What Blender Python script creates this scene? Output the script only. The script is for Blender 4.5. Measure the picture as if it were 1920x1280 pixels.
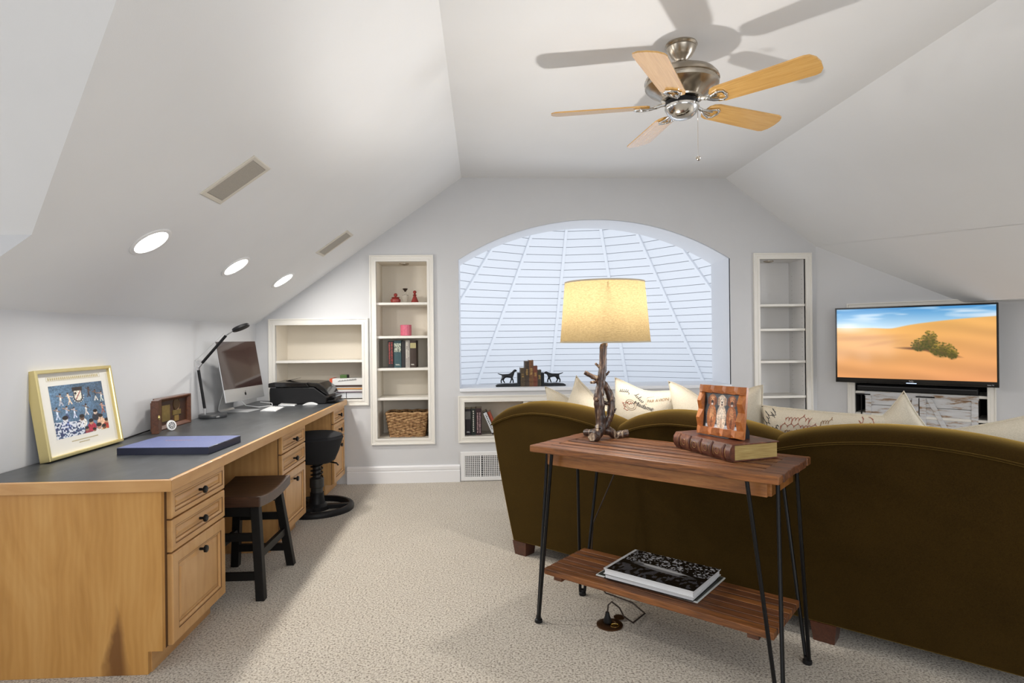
import bpy, bmesh, math, random
import numpy as np
from mathutils import Vector, Matrix
random.seed(7); rng = np.random.default_rng(11)
PI = math.pi
for o in list(bpy.data.objects): bpy.data.objects.remove(o)
sc = bpy.context.scene
COL = sc.collection
R = math.radians

# ------------------------------------------------------------------ camera
FPX, YAW, ROLL, HCAM = 1140.0, math.atan(57/1140.0), 0.0113, 1.28
cam_d = bpy.data.cameras.new('camera'); cam = bpy.data.objects.new('camera', cam_d); COL.objects.link(cam)
cam_d.sensor_width = 36.0; cam_d.lens = 36.0*FPX/1920.0
cam_d.shift_y = -7.6/1920.0
cam_d.clip_start = 0.05; cam_d.clip_end = 100
fw = Vector((math.sin(YAW), math.cos(YAW), 0)); r0 = Vector((math.cos(YAW), -math.sin(YAW), 0)); u0 = Vector((0, 0, 1))
rt = r0*math.cos(ROLL) - u0*math.sin(ROLL); up = u0*math.cos(ROLL) + r0*math.sin(ROLL)
mw = Matrix((rt, up, -fw)).transposed().to_4x4(); mw.translation = Vector((0, 0, HCAM))
cam.matrix_world = mw
sc.camera = cam

# ------------------------------------------------------------------ world, lights, exposure
w = bpy.data.worlds.new('world'); sc.world = w; w.use_nodes = True
w.node_tree.nodes['Background'].inputs[0].default_value = (0.80, 0.88, 1.0, 1)
w.node_tree.nodes['Background'].inputs[1].default_value = 0.6
sc.view_settings.view_transform = 'Standard'; sc.view_settings.look = 'None'
sc.view_settings.gamma = 1.0; sc.view_settings.use_curve_mapping = False
sc.view_settings.exposure = 0.36

def area(name, loc, direction, sx, sy, power, color=(1, 1, 1), shape='RECTANGLE', spread=None):
    d = bpy.data.lights.new(name, 'AREA'); d.shape = shape; d.size = sx; d.size_y = sy
    d.energy = power; d.color = color
    if spread: d.spread = spread
    o = bpy.data.objects.new(name, d); COL.objects.link(o); o.location = loc
    o.rotation_euler = Vector(direction).to_track_quat('-Z', 'Y').to_euler()
    return o
# daylight through the two dormer windows and the great-room windows under the cone; the rear area light is added fill
area('dormer_daylight_left', (-3.12, 0.88, 1.20), (1, 0.12, 0.05), 1.3, 1.1, 12, (0.97, 0.98, 1.0))
area('dormer_daylight_right', (5.12, 2.40, 1.20), (-1, 0.0, 0.05), 1.3, 1.1, 54, (0.97, 0.98, 1.0))
area('rear_fill_light', (1.0, -1.50, 1.55), (0, 1, 0.05), 2.6, 1.3, 42, (0.98, 0.99, 1.0))
area('great_room_daylight', (1.55, 9.3, -0.6), (0, 0.15, 1), 4.6, 4.6, 62, (0.975, 0.985, 1.0), 'DISK')

# ------------------------------------------------------------------ mesh helpers
class MB:
    def __init__(s): s.v = []; s.f = []; s.M = None
    def add(s, vs, fs):
        b = len(s.v)
        for p in vs:
            p = Vector(p)
            if s.M is not None: p = s.M @ p
            s.v.append(tuple(p))
        for f in fs: s.f.append(tuple(b+i for i in f))
        return s
    def box(s, x0, x1, y0, y1, z0, z1):
        return s.add([(x0,y0,z0),(x1,y0,z0),(x1,y1,z0),(x0,y1,z0),(x0,y0,z1),(x1,y0,z1),(x1,y1,z1),(x0,y1,z1)],
                     [(0,3,2,1),(4,5,6,7),(0,1,5,4),(1,2,6,5),(2,3,7,6),(3,0,4,7)])
    def poly(s, pts): return s.add(pts, [tuple(range(len(pts)))])
    def prism(s, pts, h0, h1, axis='z'):
        n = len(pts)
        def m(p, h):
            return {'z': (p[0], p[1], h), 'y': (p[0], h, p[1]), 'x': (h, p[0], p[1])}[axis]
        vs = [m(p, h0) for p in pts] + [m(p, h1) for p in pts]
        fs = [tuple(range(n))[::-1], tuple(range(n, 2*n))] + [(i, (i+1) % n, n+(i+1) % n, n+i) for i in range(n)]
        return s.add(vs, fs)
    def tube(s, pts, r, n=10, caps=True, flat=1.0, upv=(0, 0, 1)):
        pts = [Vector(p) for p in pts]; k = len(pts)
        rs = r if isinstance(r, (list, tuple)) else [r]*k
        t0 = (pts[1]-pts[0]).normalized()
        a = Vector(upv)
        if abs(t0.dot(a)) > .95: a = Vector((1, 0, 0))
        nx = (a - t0*a.dot(t0)).normalized()
        vs = []
        for i, p in enumerate(pts):
            t = (pts[min(i+1, k-1)]-pts[max(i-1, 0)])
            t = t.normalized() if t.length > 1e-9 else t0
            nx = (nx - t*nx.dot(t))
            nx = nx.normalized() if nx.length > 1e-6 else Vector((1, 0, 0))
            ny = t.cross(nx)
            for j in range(n):
                c = 2*PI*j/n
                vs.append(p + nx*math.cos(c)*rs[i]*flat + ny*math.sin(c)*rs[i])
        fs = []
        for i in range(k-1):
            for j in range(n):
                fs.append((i*n+j, i*n+(j+1) % n, (i+1)*n+(j+1) % n, (i+1)*n+j))
        if caps: fs += [tuple(range(n))[::-1], tuple(range((k-1)*n, k*n))]
        return s.add(vs, fs)
    def lathe(s, prof, n=24, c=(0, 0, 0), caps=True):
        vs = []; k = len(prof)
        for (r, z) in prof:
            for j in range(n):
                a = 2*PI*j/n
                vs.append((c[0]+max(r, 1e-5)*math.cos(a), c[1]+max(r, 1e-5)*math.sin(a), c[2]+z))
        fs = [(i*n+j, i*n+(j+1) % n, (i+1)*n+(j+1) % n, (i+1)*n+j) for i in range(k-1) for j in range(n)]
        if caps: fs += [tuple(range(n))[::-1], tuple(range((k-1)*n, k*n))]
        return s.add(vs, fs)
    def rectsweep(s, a0, a1, b0, b1, prof, mp, fill=True, back=False):
        # rings of a rectangle inset by t and raised by h;  mp(a,b,h) -> xyz
        vs = []
        for (t, h) in prof:
            vs += [mp(a0+t, b0+t, h), mp(a1-t, b0+t, h), mp(a1-t, b1-t, h), mp(a0+t, b1-t, h)]
        k = len(prof)
        fs = [(i*4+j, i*4+(j+1) % 4, (i+1)*4+(j+1) % 4, (i+1)*4+j) for i in range(k-1) for j in range(4)]
        if fill: fs.append(((k-1)*4, (k-1)*4+1, (k-1)*4+2, (k-1)*4+3))
        if back: fs.append((3, 2, 1, 0))
        return s.add(vs, fs)
    def blob(s, c, rx, ry, rz, nu=16, nv=10, p=1.0, q=1.0):
        def sg(x, e): return math.copysign(abs(x)**e, x)
        vs = []; fs = []
        for i in range(nv+1):
            th = -PI/2 + PI*i/nv
            for j in range(nu):
                ph = 2*PI*j/nu
                vs.append((c[0]+rx*sg(math.cos(th), p)*sg(math.cos(ph), q), c[1]+ry*sg(math.cos(th), p)*sg(math.sin(ph), q), c[2]+rz*sg(math.sin(th), p)))
        for i in range(nv):
            for j in range(nu):
                fs.append((i*nu+j, i*nu+(j+1) % nu, (i+1)*nu+(j+1) % nu, (i+1)*nu+j))
        return s.add(vs, fs)

def mesh_obj(name, me, mat=None, parent=None, loc=None, rot=None):
    o = bpy.data.objects.new(name, me); COL.objects.link(o)
    if mat is not None and not me.materials: me.materials.append(mat)
    if parent is not None: o.parent = parent
    if loc is not None: o.location = loc
    if rot is not None: o.rotation_euler = rot
    return o
def build(mb, name='mesh', smooth=None, fix=True):
    me = bpy.data.meshes.new(name); me.from_pydata(mb.v, [], mb.f); me.update()
    if fix:
        bm = bmesh.new(); bm.from_mesh(me)
        bmesh.ops.remove_doubles(bm, verts=bm.verts, dist=1e-6)
        bmesh.ops.recalc_face_normals(bm, faces=bm.faces); bm.to_mesh(me); bm.free()
    if smooth:
        me.polygons.foreach_set('use_smooth', [True]*len(me.polygons))
        me.set_sharp_from_angle(angle=R(smooth))
    return me
def obj(name, mb, mat, parent=None, loc=None, rot=None, smooth=None, bevel=0, seg=2, fix=True):
    o = mesh_obj(name, build(mb, name, smooth, fix), mat, parent, loc, rot)
    if bevel:
        m = o.modifiers.new('bevel', 'BEVEL'); m.width = bevel; m.segments = seg; m.limit_method = 'ANGLE'; m.angle_limit = R(40)
        if not smooth: pass
    return o
def box(name, dims, mat, parent=None, bevel=0, loc=None, rot=None):
    return obj(name, MB().box(*dims), mat, parent, loc, rot, bevel=bevel)
def tag(o, label, cat, group=None):
    o['label'] = label; o['category'] = cat
    if group: o['group'] = group
    return o
def thing(name, label, cat, loc=(0, 0, 0), rotz=0, group=None, rot=None):
    o = bpy.data.objects.new(name, None); o.empty_display_size = .05; COL.objects.link(o)
    o.location = loc; o.rotation_euler = rot if rot else (0, 0, rotz)
    return tag(o, label, cat, group)
def struct(o, label=None):
    o['kind'] = 'structure'
    if label: o['label'] = label
    return o
def dup(root, loc=None, label=None, group=None, rotz=None):
    r = root.copy(); COL.objects.link(r)
    if loc is not None: r.location = loc
    if rotz is not None: r.rotation_euler = (0, 0, rotz)
    if label: r['label'] = label
    if group: r['group'] = group
    for ch in list(root.children):
        c = ch.copy(); COL.objects.link(c); c.parent = r
        for g in list(ch.children):
            d = g.copy(); COL.objects.link(d); d.parent = c
    return r
def text_mesh(body, size, extrude=0.0003, align='CENTER', shear=0.0, sx=1.0, bold=0.0):
    c = bpy.data.curves.new('text', 'FONT'); c.body = body; c.size = size; c.extrude = extrude
    c.align_x = align; c.align_y = 'CENTER'; c.shear = shear; c.resolution_u = 2; c.offset = bold
    t = bpy.data.objects.new('text', c)
    me = bpy.data.meshes.new_from_object(t)
    bpy.data.objects.remove(t); bpy.data.curves.remove(c)
    if sx != 1.0:
        for v in me.vertices: v.co.x *= sx
    return me
def text(name, body, size, mat, parent, loc, rot, **k):
    me = text_mesh(body, size, **k); me.materials.clear()
    return mesh_obj(name, me, mat, parent, loc, rot)
def srgb(r, g, b):
    f = lambda c: (c/255.0/12.92) if c/255.0 <= .04045 else ((c/255.0+.055)/1.055)**2.4
    return (f(r), f(g), f(b))

# ------------------------------------------------------------------ materials
class NT:
    def __init__(s, name):
        s.m = bpy.data.materials.new(name); s.m.use_nodes = True; s.t = s.m.node_tree
        s.b = s.t.nodes['Principled BSDF']
    def n(s, typ, **kw):
        x = s.t.nodes.new(typ)
        for k, v in kw.items(): setattr(x, k, v)
        return x
    def l(s, a, b): s.t.links.new(a, b)
    def coords(s, scale=(1, 1, 1), rot=(0, 0, 0)):
        c = s.n('ShaderNodeTexCoord'); m = s.n('ShaderNodeMapping'); s.l(c.outputs['Object'], m.inputs[0])
        m.inputs['Scale'].default_value = scale; m.inputs['Rotation'].default_value = rot
        return m.outputs[0]
    def noise(s, vec, scale, detail=3, rough=.5, dist=0):
        x = s.n('ShaderNodeTexNoise'); s.l(vec, x.inputs['Vector']); x.inputs['Scale'].default_value = scale
        x.inputs['Detail'].default_value = detail; x.inputs['Roughness'].default_value = rough; x.inputs['Distortion'].default_value = dist
        return x.outputs['Fac']
    def ramp(s, fac, stops):
        x = s.n('ShaderNodeValToRGB'); s.l(fac, x.inputs[0]); e = x.color_ramp.elements
        while len(e) < len(stops): e.new(.5)
        for i, (p, c) in enumerate(stops):
            e[i].position = p; e[i].color = (*c, 1) if len(c) == 3 else c
        return x.outputs[0]
    def mix(s, fac, a, b, mode='MIX'):
        x = s.n('ShaderNodeMix', data_type='RGBA', blend_type=mode)
        for sock, val in ((x.inputs[0], fac), (x.inputs[6], a), (x.inputs[7], b)):
            if hasattr(val, 'type') and hasattr(val, 'links'): s.l(val, sock)
            elif isinstance(val, (int, float)): sock.default_value = val
            else: sock.default_value = (*val, 1)
        return x.outputs[2]
    def bump(s, h, strength=.3, dist=.01):
        x = s.n('ShaderNodeBump'); s.l(h, x.inputs['Height']); x.inputs['Strength'].default_value = strength; x.inputs['Distance'].default_value = dist
        s.l(x.outputs[0], s.b.inputs['Normal'])
    def base(s, c):
        if hasattr(c, 'links'): s.l(c, s.b.inputs['Base Color'])
        else: s.b.inputs['Base Color'].default_value = (*c, 1)
    def set(s, **k):
        for a, v in k.items(): s.b.inputs[a.replace('_', ' ')].default_value = v
        return s
def plain(name, c, rough=.5, metal=0, var=0.0, vscale=30, bump=0, bscale=200, **k):
    t = NT(name); t.set(Roughness=rough, Metallic=metal)
    if var or bump: vec = t.coords()
    if var:
        f = t.noise(vec, vscale, 3); t.base(t.ramp(f, [(.3, tuple(x*(1-var) for x in c)), (.7, tuple(min(1, x*(1+var)) for x in c))]))
    else: t.base(c)
    if bump: t.bump(t.noise(vec, bscale, 3), bump, .004)
    for a, v in k.items(): t.b.inputs[a.replace('_', ' ')].default_value = v
    return t.m
def wood(name, c1, c2, c3, grain=(1, 12, 12), scale=3.0, rough=.4, bump=.05, coat=0.0, warp=1.2):
    t = NT(name); t.set(Roughness=rough)
    v = t.coords(grain)
    a = t.noise(v, scale, 4, .55, warp); b = t.noise(v, scale*7, 3, .6, .4)
    col = t.ramp(a, [(.30, c1), (.5, c2), (.72, c3)])
    col = t.mix(.35, col, t.ramp(b, [(.3, c1), (.7, c3)]))
    t.base(col); t.bump(b, bump, .003)
    if coat: t.b.inputs['Coat Weight'].default_value = coat; t.b.inputs['Coat Roughness'].default_value = .2
    return t.m
M = {}
M['wall'] = plain('wall_paint', (.612, .616, .628), .8, var=.012, vscale=4, bump=.05, bscale=350)
M['ceil'] = plain('ceiling_paint', (.805, .812, .82), .85, var=.010, vscale=3, bump=.05, bscale=300)
M['reveal'] = plain('reveal_white', (.80, .82, .86), .6)
M['trim'] = plain('cream_trim', (.80, .775, .72), .42)
M['white'] = plain('white_paint', (.82, .82, .82), .45)
M['niche'] = plain('cream_lining', (.78, .72, .62), .5)
M['base'] = plain('baseboard_white', (.80, .80, .81), .4)
def carpet():
    t = NT('carpet'); t.set(Roughness=1.0)
    v = t.coords()
    big = t.noise(v, 5, 3); mid = t.noise(v, 115, 2, .65); fine = t.noise(v, 190, 2, .75)
    col = t.ramp(mid, [(.36, (.15, .115, .08)), (.45, (.44, .385, .31)), (.57, (.66, .60, .51))])
    fl = t.ramp(fine, [(.33, (.16, .12, .09)), (.41, (1, 1, 1))])
    col = t.mix(.8, col, fl, 'MULTIPLY')
    col = t.mix(.15, col, t.ramp(big, [(.3, (.41, .365, .30)), (.7, (.53, .49, .42))]))
    t.base(col); t.bump(mid, .6, .008)
    t.b.inputs['Sheen Weight'].default_value = .2
    return t.m
M['carpet'] = carpet()
def maple(name, grain, rough=.38, dark=1.0):
    t = NT(name); t.set(Roughness=rough)
    v = t.coords(grain); a = t.noise(v, 1.6, 3, .5, 2.2)
    wv = t.n('ShaderNodeTexWave'); wv.wave_type = 'BANDS'; t.l(v, wv.inputs['Vector']); wv.inputs['Scale'].default_value = 1.5
    wv.inputs['Distortion'].default_value = 7; wv.inputs['Detail'].default_value = 2.5; wv.inputs['Detail Scale'].default_value = .9
    c = t.ramp(a, [(.25, (.50*dark, .255*dark, .085*dark)), (.5, (.61*dark, .335*dark, .125*dark)), (.75, (.67*dark, .40*dark, .165*dark))])
    c = t.mix(.16, c, t.ramp(wv.outputs['Fac'], [(.2, (.42*dark, .20*dark, .06*dark)), (.8, (.72*dark, .44*dark, .19*dark))]))
    sp = t.noise(t.coords((1, 1, 1)), 9, 2); c = t.mix(.25, c, t.ramp(sp, [(.35, (.52*dark, .27*dark, .09*dark)), (.65, (.66*dark, .39*dark, .16*dark))]))
    t.base(c); t.b.inputs['Coat Weight'].default_value = .25; t.b.inputs['Coat Roughness'].default_value = .25
    return t.m
M['maple_v'] = maple('maple_vertical', (6, 6, .9)); M['maple_h'] = maple('maple_horizontal', (6, .9, 6))
M['slate'] = None
def slate():
    t = NT('slate_laminate'); t.set(Roughness=.36)
    v = t.coords((1.0, .35, 1)); a = t.noise(v, 9, 5, .6, 1.4); b = t.noise(t.coords(), 140, 3)
    t.base(t.ramp(a, [(.3, (.030, .032, .035)), (.55, (.046, .050, .054)), (.8, (.080, .086, .092))])); t.bump(b, .08, .002)
    return t.m
M['slate'] = slate()
M['black'] = plain('black_metal', (.012, .012, .013), .35, .6)
M['blackp'] = plain('black_plastic', (.009, .009, .010), .45, Specular_IOR_Level=.3)
M['blackgloss'] = plain('black_gloss', (.010, .009, .009), .12)
M['blackfab'] = plain('black_fabric', (.012, .012, .014), .95, bump=.3, bscale=500)
M['blackwood'] = plain('black_wood', (.007, .0065, .006), .5, var=.2, vscale=20, Specular_IOR_Level=.25)
M['chrome'] = plain('chrome', (.75, .75, .76), .15, 1)
M['alu'] = plain('brushed_aluminium', (.68, .69, .70), .35, .85)
M['white_pl'] = plain('white_plastic', (.80, .80, .80), .35)
M['brass'] = plain('polished_brass', (.80, .62, .25), .18, 1)
M['goldframe'] = plain('gold_frame', (.82, .69, .33), .28, .85)
M['pewter'] = plain('antique_nickel', (.46, .41, .34), .26, 1.0, var=.15, vscale=15)
M['pewter_l'] = plain('polished_nickel', (.72, .71, .69), .14, 1.0)
M['paper'] = plain('paper', (.78, .77, .74), .8)
M['pages'] = plain('page_block', (.70, .64, .52), .85, var=.12, vscale=120)

# ------------------------------------------------------------------ room geometry constants
YB = 5.45; XL = -1.98; ZC = 2.711; CL = -.165; CR = 2.24; SL = .711; SR = .742; YF = -1.6
XK = 3.846; ZK = 1.519; XR = 4.15; XD = 3.08                      # right slope foot, right knee wall, start of the corner wall
zL = lambda x: ZC - SL*(CL-x)
zR = lambda x: ZC - SR*(x-CR)
# floor
struct(obj('floor', MB().poly([(-3.3, YF, 0), (5.3, YF, 0), (5.3, YB+.05, 0), (-3.3, YB+.05, 0)]), M['carpet']), 'beige flecked loop carpet')
# ceiling planes: flat strip, two slopes, dormer ceilings, soffit
LPZ = zL(-1.626); RPX = CR+(ZC-1.63)/SR
mb = MB()
mb.poly([(CL, YF, ZC), (CR, YF, ZC), (CR, YB, ZC), (CL, YB, ZC)])
mb.poly([(CL, YB, ZC), (XL, YB, zL(XL)), (XL, 2.29, zL(XL)), (-1.626, 2.29, LPZ), (CL, .88, ZC), (-1.626, -.53, LPZ), (XL, -.53, zL(XL)), (XL, YF, zL(XL)), (CL, YF, ZC)])
ydi = 8.53
mb.poly([(CR, YF, ZC), (XK, YF, ZK), (XK, .9, ZK), (RPX, .9, 1.63), (CR, 2.4, ZC), (RPX, 3.9, 1.63), (XK, 3.9, ZK), (XK, ydi-XK, ZK), (XD, ydi-XD, zR(XD)), (CR, YB, ZC)])
mb.poly([(XK, YF, ZK), (XR, YF, ZK), (XR, .9, ZK), (XK, .9, ZK)])
mb.poly([(XK, 3.9, ZK), (XR, 3.9, ZK), (XR, ydi-XR, ZK), (XK, ydi-XK, ZK)])
for (a, b) in ((2.29, .88), (-.53, .88)):
    mb.poly([(-1.626, a, LPZ), (CL, b, ZC), (-3.2, b, ZC), (-3.2, a, LPZ)])
for a in (3.9, .9):
    mb.poly([(RPX, a, 1.63), (CR, 2.4, ZC), (5.2, 2.4, ZC), (5.2, a, 1.63)])
struct(obj('ceiling', mb, M['ceil'], fix=False), 'white vaulted attic ceiling')

def plate(name, outer, holes, mat, mp, th=.02):
    c = bpy.data.curves.new(name, 'CURVE'); c.dimensions = '2D'; c.fill_mode = 'BOTH'; c.extrude = th/2
    for pts in [outer]+holes:
        s = c.splines.new('POLY'); s.points.add(len(pts)-1); s.use_cyclic_u = True
        for i, p in enumerate(pts): s.points[i].co = (p[0], p[1], 0, 1)
    t = bpy.data.objects.new(name, c); me = bpy.data.meshes.new_from_object(t)
    bpy.data.objects.remove(t); bpy.data.curves.remove(c)
    for v in me.vertices: v.co = mp(v.co.x, v.co.y, v.co.z+th/2)
    me.materials.clear(); me.name = name
    return struct(mesh_obj(name, me, mat))
def rc(x0, x1, z0, z1): return [(x0, z0), (x1, z0), (x1, z1), (x0, z1)]
NL = (-1.813, -1.028, .757, 1.416)      # openings of the built-ins (x0,x1,z0,z1)
NT_ = (-.930, -.480, .397, 1.966)
NB = (-.160, 1.30, .402, .708)
NR = (2.545, 2.977, .10, 1.970)
# arched window
AX0, AX1, AZ0, AZS, AZT = -.200, 2.272, .828, 1.980, 2.336
def arch(n=36, x0=AX0, x1=AX1):
    hw = (x1-x0)/2; s = AZT-AZS; rad = (hw*hw+s*s)/(2*s); cz = AZT-rad; cx = (x0+x1)/2
    a0 = math.asin(hw/rad)
    return [(cx+rad*math.sin(a0-2*a0*i/n), cz+rad*math.cos(a0-2*a0*i/n)) for i in range(n+1)]
ARCH = [(AX0, AZ0), (AX1, AZ0)] + arch()
wb = plate('wall_back', [(XL, 0), (XD, 0), (XD, zR(XD)), (CR, ZC), (CL, ZC), (XL, zL(XL))],
           [rc(*NL), rc(*NT_), rc(*NB), rc(*NR), ARCH], M['wall'], lambda x, z, h: Vector((x, YB+h, z)))
wb['label'] = 'pale grey gable wall with arched opening'
d45 = 1/math.sqrt(2)
def diag(s, h, z): return Vector((XD+s*d45-h*d45, YB-s*d45-h*d45, z))     # s along the corner wall, h out into the room
DL = (XR-XD)/d45
sK = (XK-XD)/d45
ND = (.312, 1.238, .10, 1.49)
wd = plate('wall_corner', [(0, 0), (DL, 0), (DL, ZK), (sK, ZK), (0, zR(XD))], [rc(*ND)], M['wall'], lambda x, z, h: diag(x, -h, z))
wd['label'] = 'angled grey corner wall behind the television'
struct(obj('wall_left', MB().poly([(XL, 2.29, 0), (XL, YB, 0), (XL, YB, zL(XL)), (XL, 2.29, zL(XL))])
    .poly([(XL, YF, 0), (XL, -.53, 0), (XL, -.53, zL(XL)), (XL, YF, zL(XL))])
    .poly([(-1.626, 2.29, LPZ), (-3.2, 2.29, LPZ), (-3.2, 2.29, 0), (XL, 2.29, 0), (XL, 2.29, zL(XL))])
    .poly([(-1.626, -.53, LPZ), (-3.2, -.53, LPZ), (-3.2, -.53, 0), (XL, -.53, 0), (XL, -.53, zL(XL))]), M['wall'], fix=False), 'low grey knee wall behind the desk')
struct(obj('wall_right', MB().poly([(XR, 3.9, 0), (XR, ydi-XR, 0), (XR, ydi-XR, ZK), (XR, 3.9, ZK)])
    .poly([(XR, YF, 0), (XR, .9, 0), (XR, .9, ZK), (XR, YF, ZK)])
    .poly([(RPX, 3.9, 1.63), (5.2, 3.9, 1.63), (5.2, 3.9, 0), (XR, 3.9, 0), (XR, 3.9, ZK), (XK, 3.9, ZK)])
    .poly([(RPX, .9, 1.63), (5.2, .9, 1.63), (5.2, .9, 0), (XR, .9, 0), (XR, .9, ZK), (XK, .9, ZK)]), M['wall'], fix=False), 'low grey knee wall on the sofa side')
# dormer end walls and the wall behind the camera, each with a window opening (the rear one made up for the fill light)
def end_wall(name, outer, hole, mp, lab):
    o = plate(name, outer, [hole], M['wall'], mp); o['label'] = lab
end_wall('wall_dormer_left', [(-.53, 0), (2.29, 0), (2.29, LPZ), (.88, ZC), (-.53, LPZ)], rc(.2, 1.56, .62, 1.78), lambda x, z, h: Vector((-3.2-h, x, z)), 'dormer end wall with window')
end_wall('wall_dormer_right', [(.9, 0), (3.9, 0), (3.9, 1.63), (2.4, ZC), (.9, 1.63)], rc(1.72, 3.08, .62, 1.78), lambda x, z, h: Vector((5.2+h, x, z)), 'dormer end wall with window')
end_wall('wall_front', [(XL, 0), (XR, 0), (XR, ZK), (XK, ZK), (CR, ZC), (CL, ZC), (XL, zL(XL))], rc(-.4, 2.4, .85, 2.25), lambda x, z, h: Vector((x, YF-h, z)), 'rear wall with added fill-light window')
def win(n, a0, a1, z0, z1, mp):
    m = MB(); m.rectsweep(a0, a1, z0, z1, [(-.06, 0), (-.06, .02), (0.0, .02), (0, -.03), (.045, -.03), (.045, -.05)], mp, fill=False)
    o = struct(obj('window_%d' % n, m, M['white']), 'white framed window')
    m = MB(); c = (a0+a1)/2
    m.add([mp(c-.02, z0, -.05), mp(c+.02, z0, -.05), mp(c+.02, z1, -.05), mp(c-.02, z1, -.05)], [(0, 1, 2, 3)])
    obj('mullion', m, M['white'], o)
win(2, .2, 1.56, .62, 1.78, lambda a, b, h: (-3.2+h, a, b))
win(3, 1.72, 3.08, .62, 1.78, lambda a, b, h: (5.2-h, a, b))
win(4, -.4, 2.4, .85, 2.25, lambda a, b, h: (a, YF+h, b))  # added window, made up to frame the fill light behind the camera

# window_1: white lining of the arched opening and its deep sill
DW = .45
m = MB(); n = len(ARCH)
vs = [(p[0], YB-.002, p[1]) for p in ARCH] + [(p[0], YB+DW, p[1]) for p in ARCH]
m.add(vs, [(i, i+1, n+i+1, n+i) for i in range(1, n-1)] + [(n-1, 0, n, 2*n-1)])
w1 = struct(obj('window_1', m, M['reveal'], smooth=30), 'arched interior window opening with white lining')
box('sill', (AX0-.0, AX1+.0, YB-.022, YB+DW+.04, AZ0-.028, AZ0+.001), M['reveal'], w1, bevel=.004)

# conical boarded ceiling of the great room beyond the arch
XA, YA, ZA, MK = 1.56, 9.4, 4.96, .94
def cone(phi, z, off=0):
    r = MK*(ZA-z)-off
    return (XA+r*math.sin(phi), YA+r*math.cos(phi), z)
mplank = plain('white_board', (.81, .825, .85), .5); mjoint = plain('board_joint', (.62, .635, .66), .8)
m = MB(); ang = [R(22.5*k) for k in range(-6, 7)]
for i in range(len(ang)-1):
    m.poly([cone(ang[i], -.6), cone(ang[i+1], -.6), cone(ang[i+1], 4.95), cone(ang[i], 4.95)])
wt = struct(obj('wall_turret', m, mjoint, fix=False), 'white boarded cone-shaped ceiling seen through the arch')
DZ = .128; rowz = [.13+DZ*i for i in range(27)]
def board(p0, p1, z0, z1):
    b = MB(); g = .0042
    lo, hi = z0+g, z1-g
    a = [cone(p0, lo, .004), cone(p1, lo, .004), cone(p1, hi, .004), cone(p0, hi, .004)]
    c = [cone(p0, lo, .030), cone(p1, lo, .030), cone(p1, hi, .022), cone(p0, hi, .022)]
    b.add(a+c, [(0, 1, 5, 4), (1, 2, 6, 5), (2, 3, 7, 6), (3, 0, 4, 7), (4, 5, 6, 7)])
    return b
for k in range(-3, 3):
    for z in rowz:
        obj('plank', board(R(22.5*k), R(22.5*(k+1)), z, z+DZ), mplank, wt)
m = MB()
for k in list(range(-6, -3))+list(range(3, 6)):
    for z in rowz:
        t = board(R(22.5*k), R(22.5*(k+1)), z, z+DZ); m.add(t.v, t.f)
for k in range(-6, 6):
    for i in range(11):
        z = rowz[-1]+DZ*(i+1)
        t = board(R(22.5*k), R(22.5*(k+1)), z, min(z+DZ, 4.93)); m.add(t.v, t.f)
o = obj('planking', m, mplank, wt); o['kind'] = 'stuff'
for k in range(-4, 5):
    m = MB(); a = R(22.5*k); c = (math.cos(a), -math.sin(a))
    A, B = Vector(cone(a, -.4, .0)), Vector(cone(a, 4.85, 0)); side = Vector((c[0], c[1], 0))*.034
    inw = Vector((-math.sin(a), -math.cos(a), -.9)).normalized()*.06
    vs = [A-side, A+side, A+side+inw, A-side+inw, B-side*.6, B+side*.6, B+side*.6+inw, B-side*.6+inw]
    m.add(vs, [(0, 1, 2, 3), (4, 5, 6, 7), (0, 1, 5, 4), (1, 2, 6, 5), (2, 3, 7, 6), (3, 0, 4, 7)])
    obj('rib', m, mplank, wt)

# baseboards
def baseboard(name, p0, p1, nrm, lab):
    p0 = Vector(p0); p1 = Vector(p1); nrm = Vector(nrm)
    prof = [(0, 0), (.022, 0), (.022, .100), (.016, .104), (.016, .112), (.020, .116), (.020, .140), (.010, .152), (0, .152)]
    m = MB(); k = len(prof)
    m.add([p0+nrm*a+Vector((0, 0, b)) for a, b in prof]+[p1+nrm*a+Vector((0, 0, b)) for a, b in prof],
          [(i, (i+1) % k, k+(i+1) % k, k+i) for i in range(k)]+[tuple(range(k)), tuple(range(k, 2*k))])
    struct(obj(name, m, M['base']), lab)
baseboard('baseboard_back', (-1.20, YB, 0), (-.205, YB, 0), (0, -1, 0), 'white baseboard between desk and vent')
baseboard('baseboard_back_right', (.46, YB, 0), (XD, YB, 0), (0, -1, 0), 'white baseboard behind the sofa')
a, b = diag(0, 0, 0), diag(DL, 0, 0)
baseboard('baseboard_corner', a, diag(.25, 0, 0), (-d45, -d45, 0), 'white baseboard of the corner wall')

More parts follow.
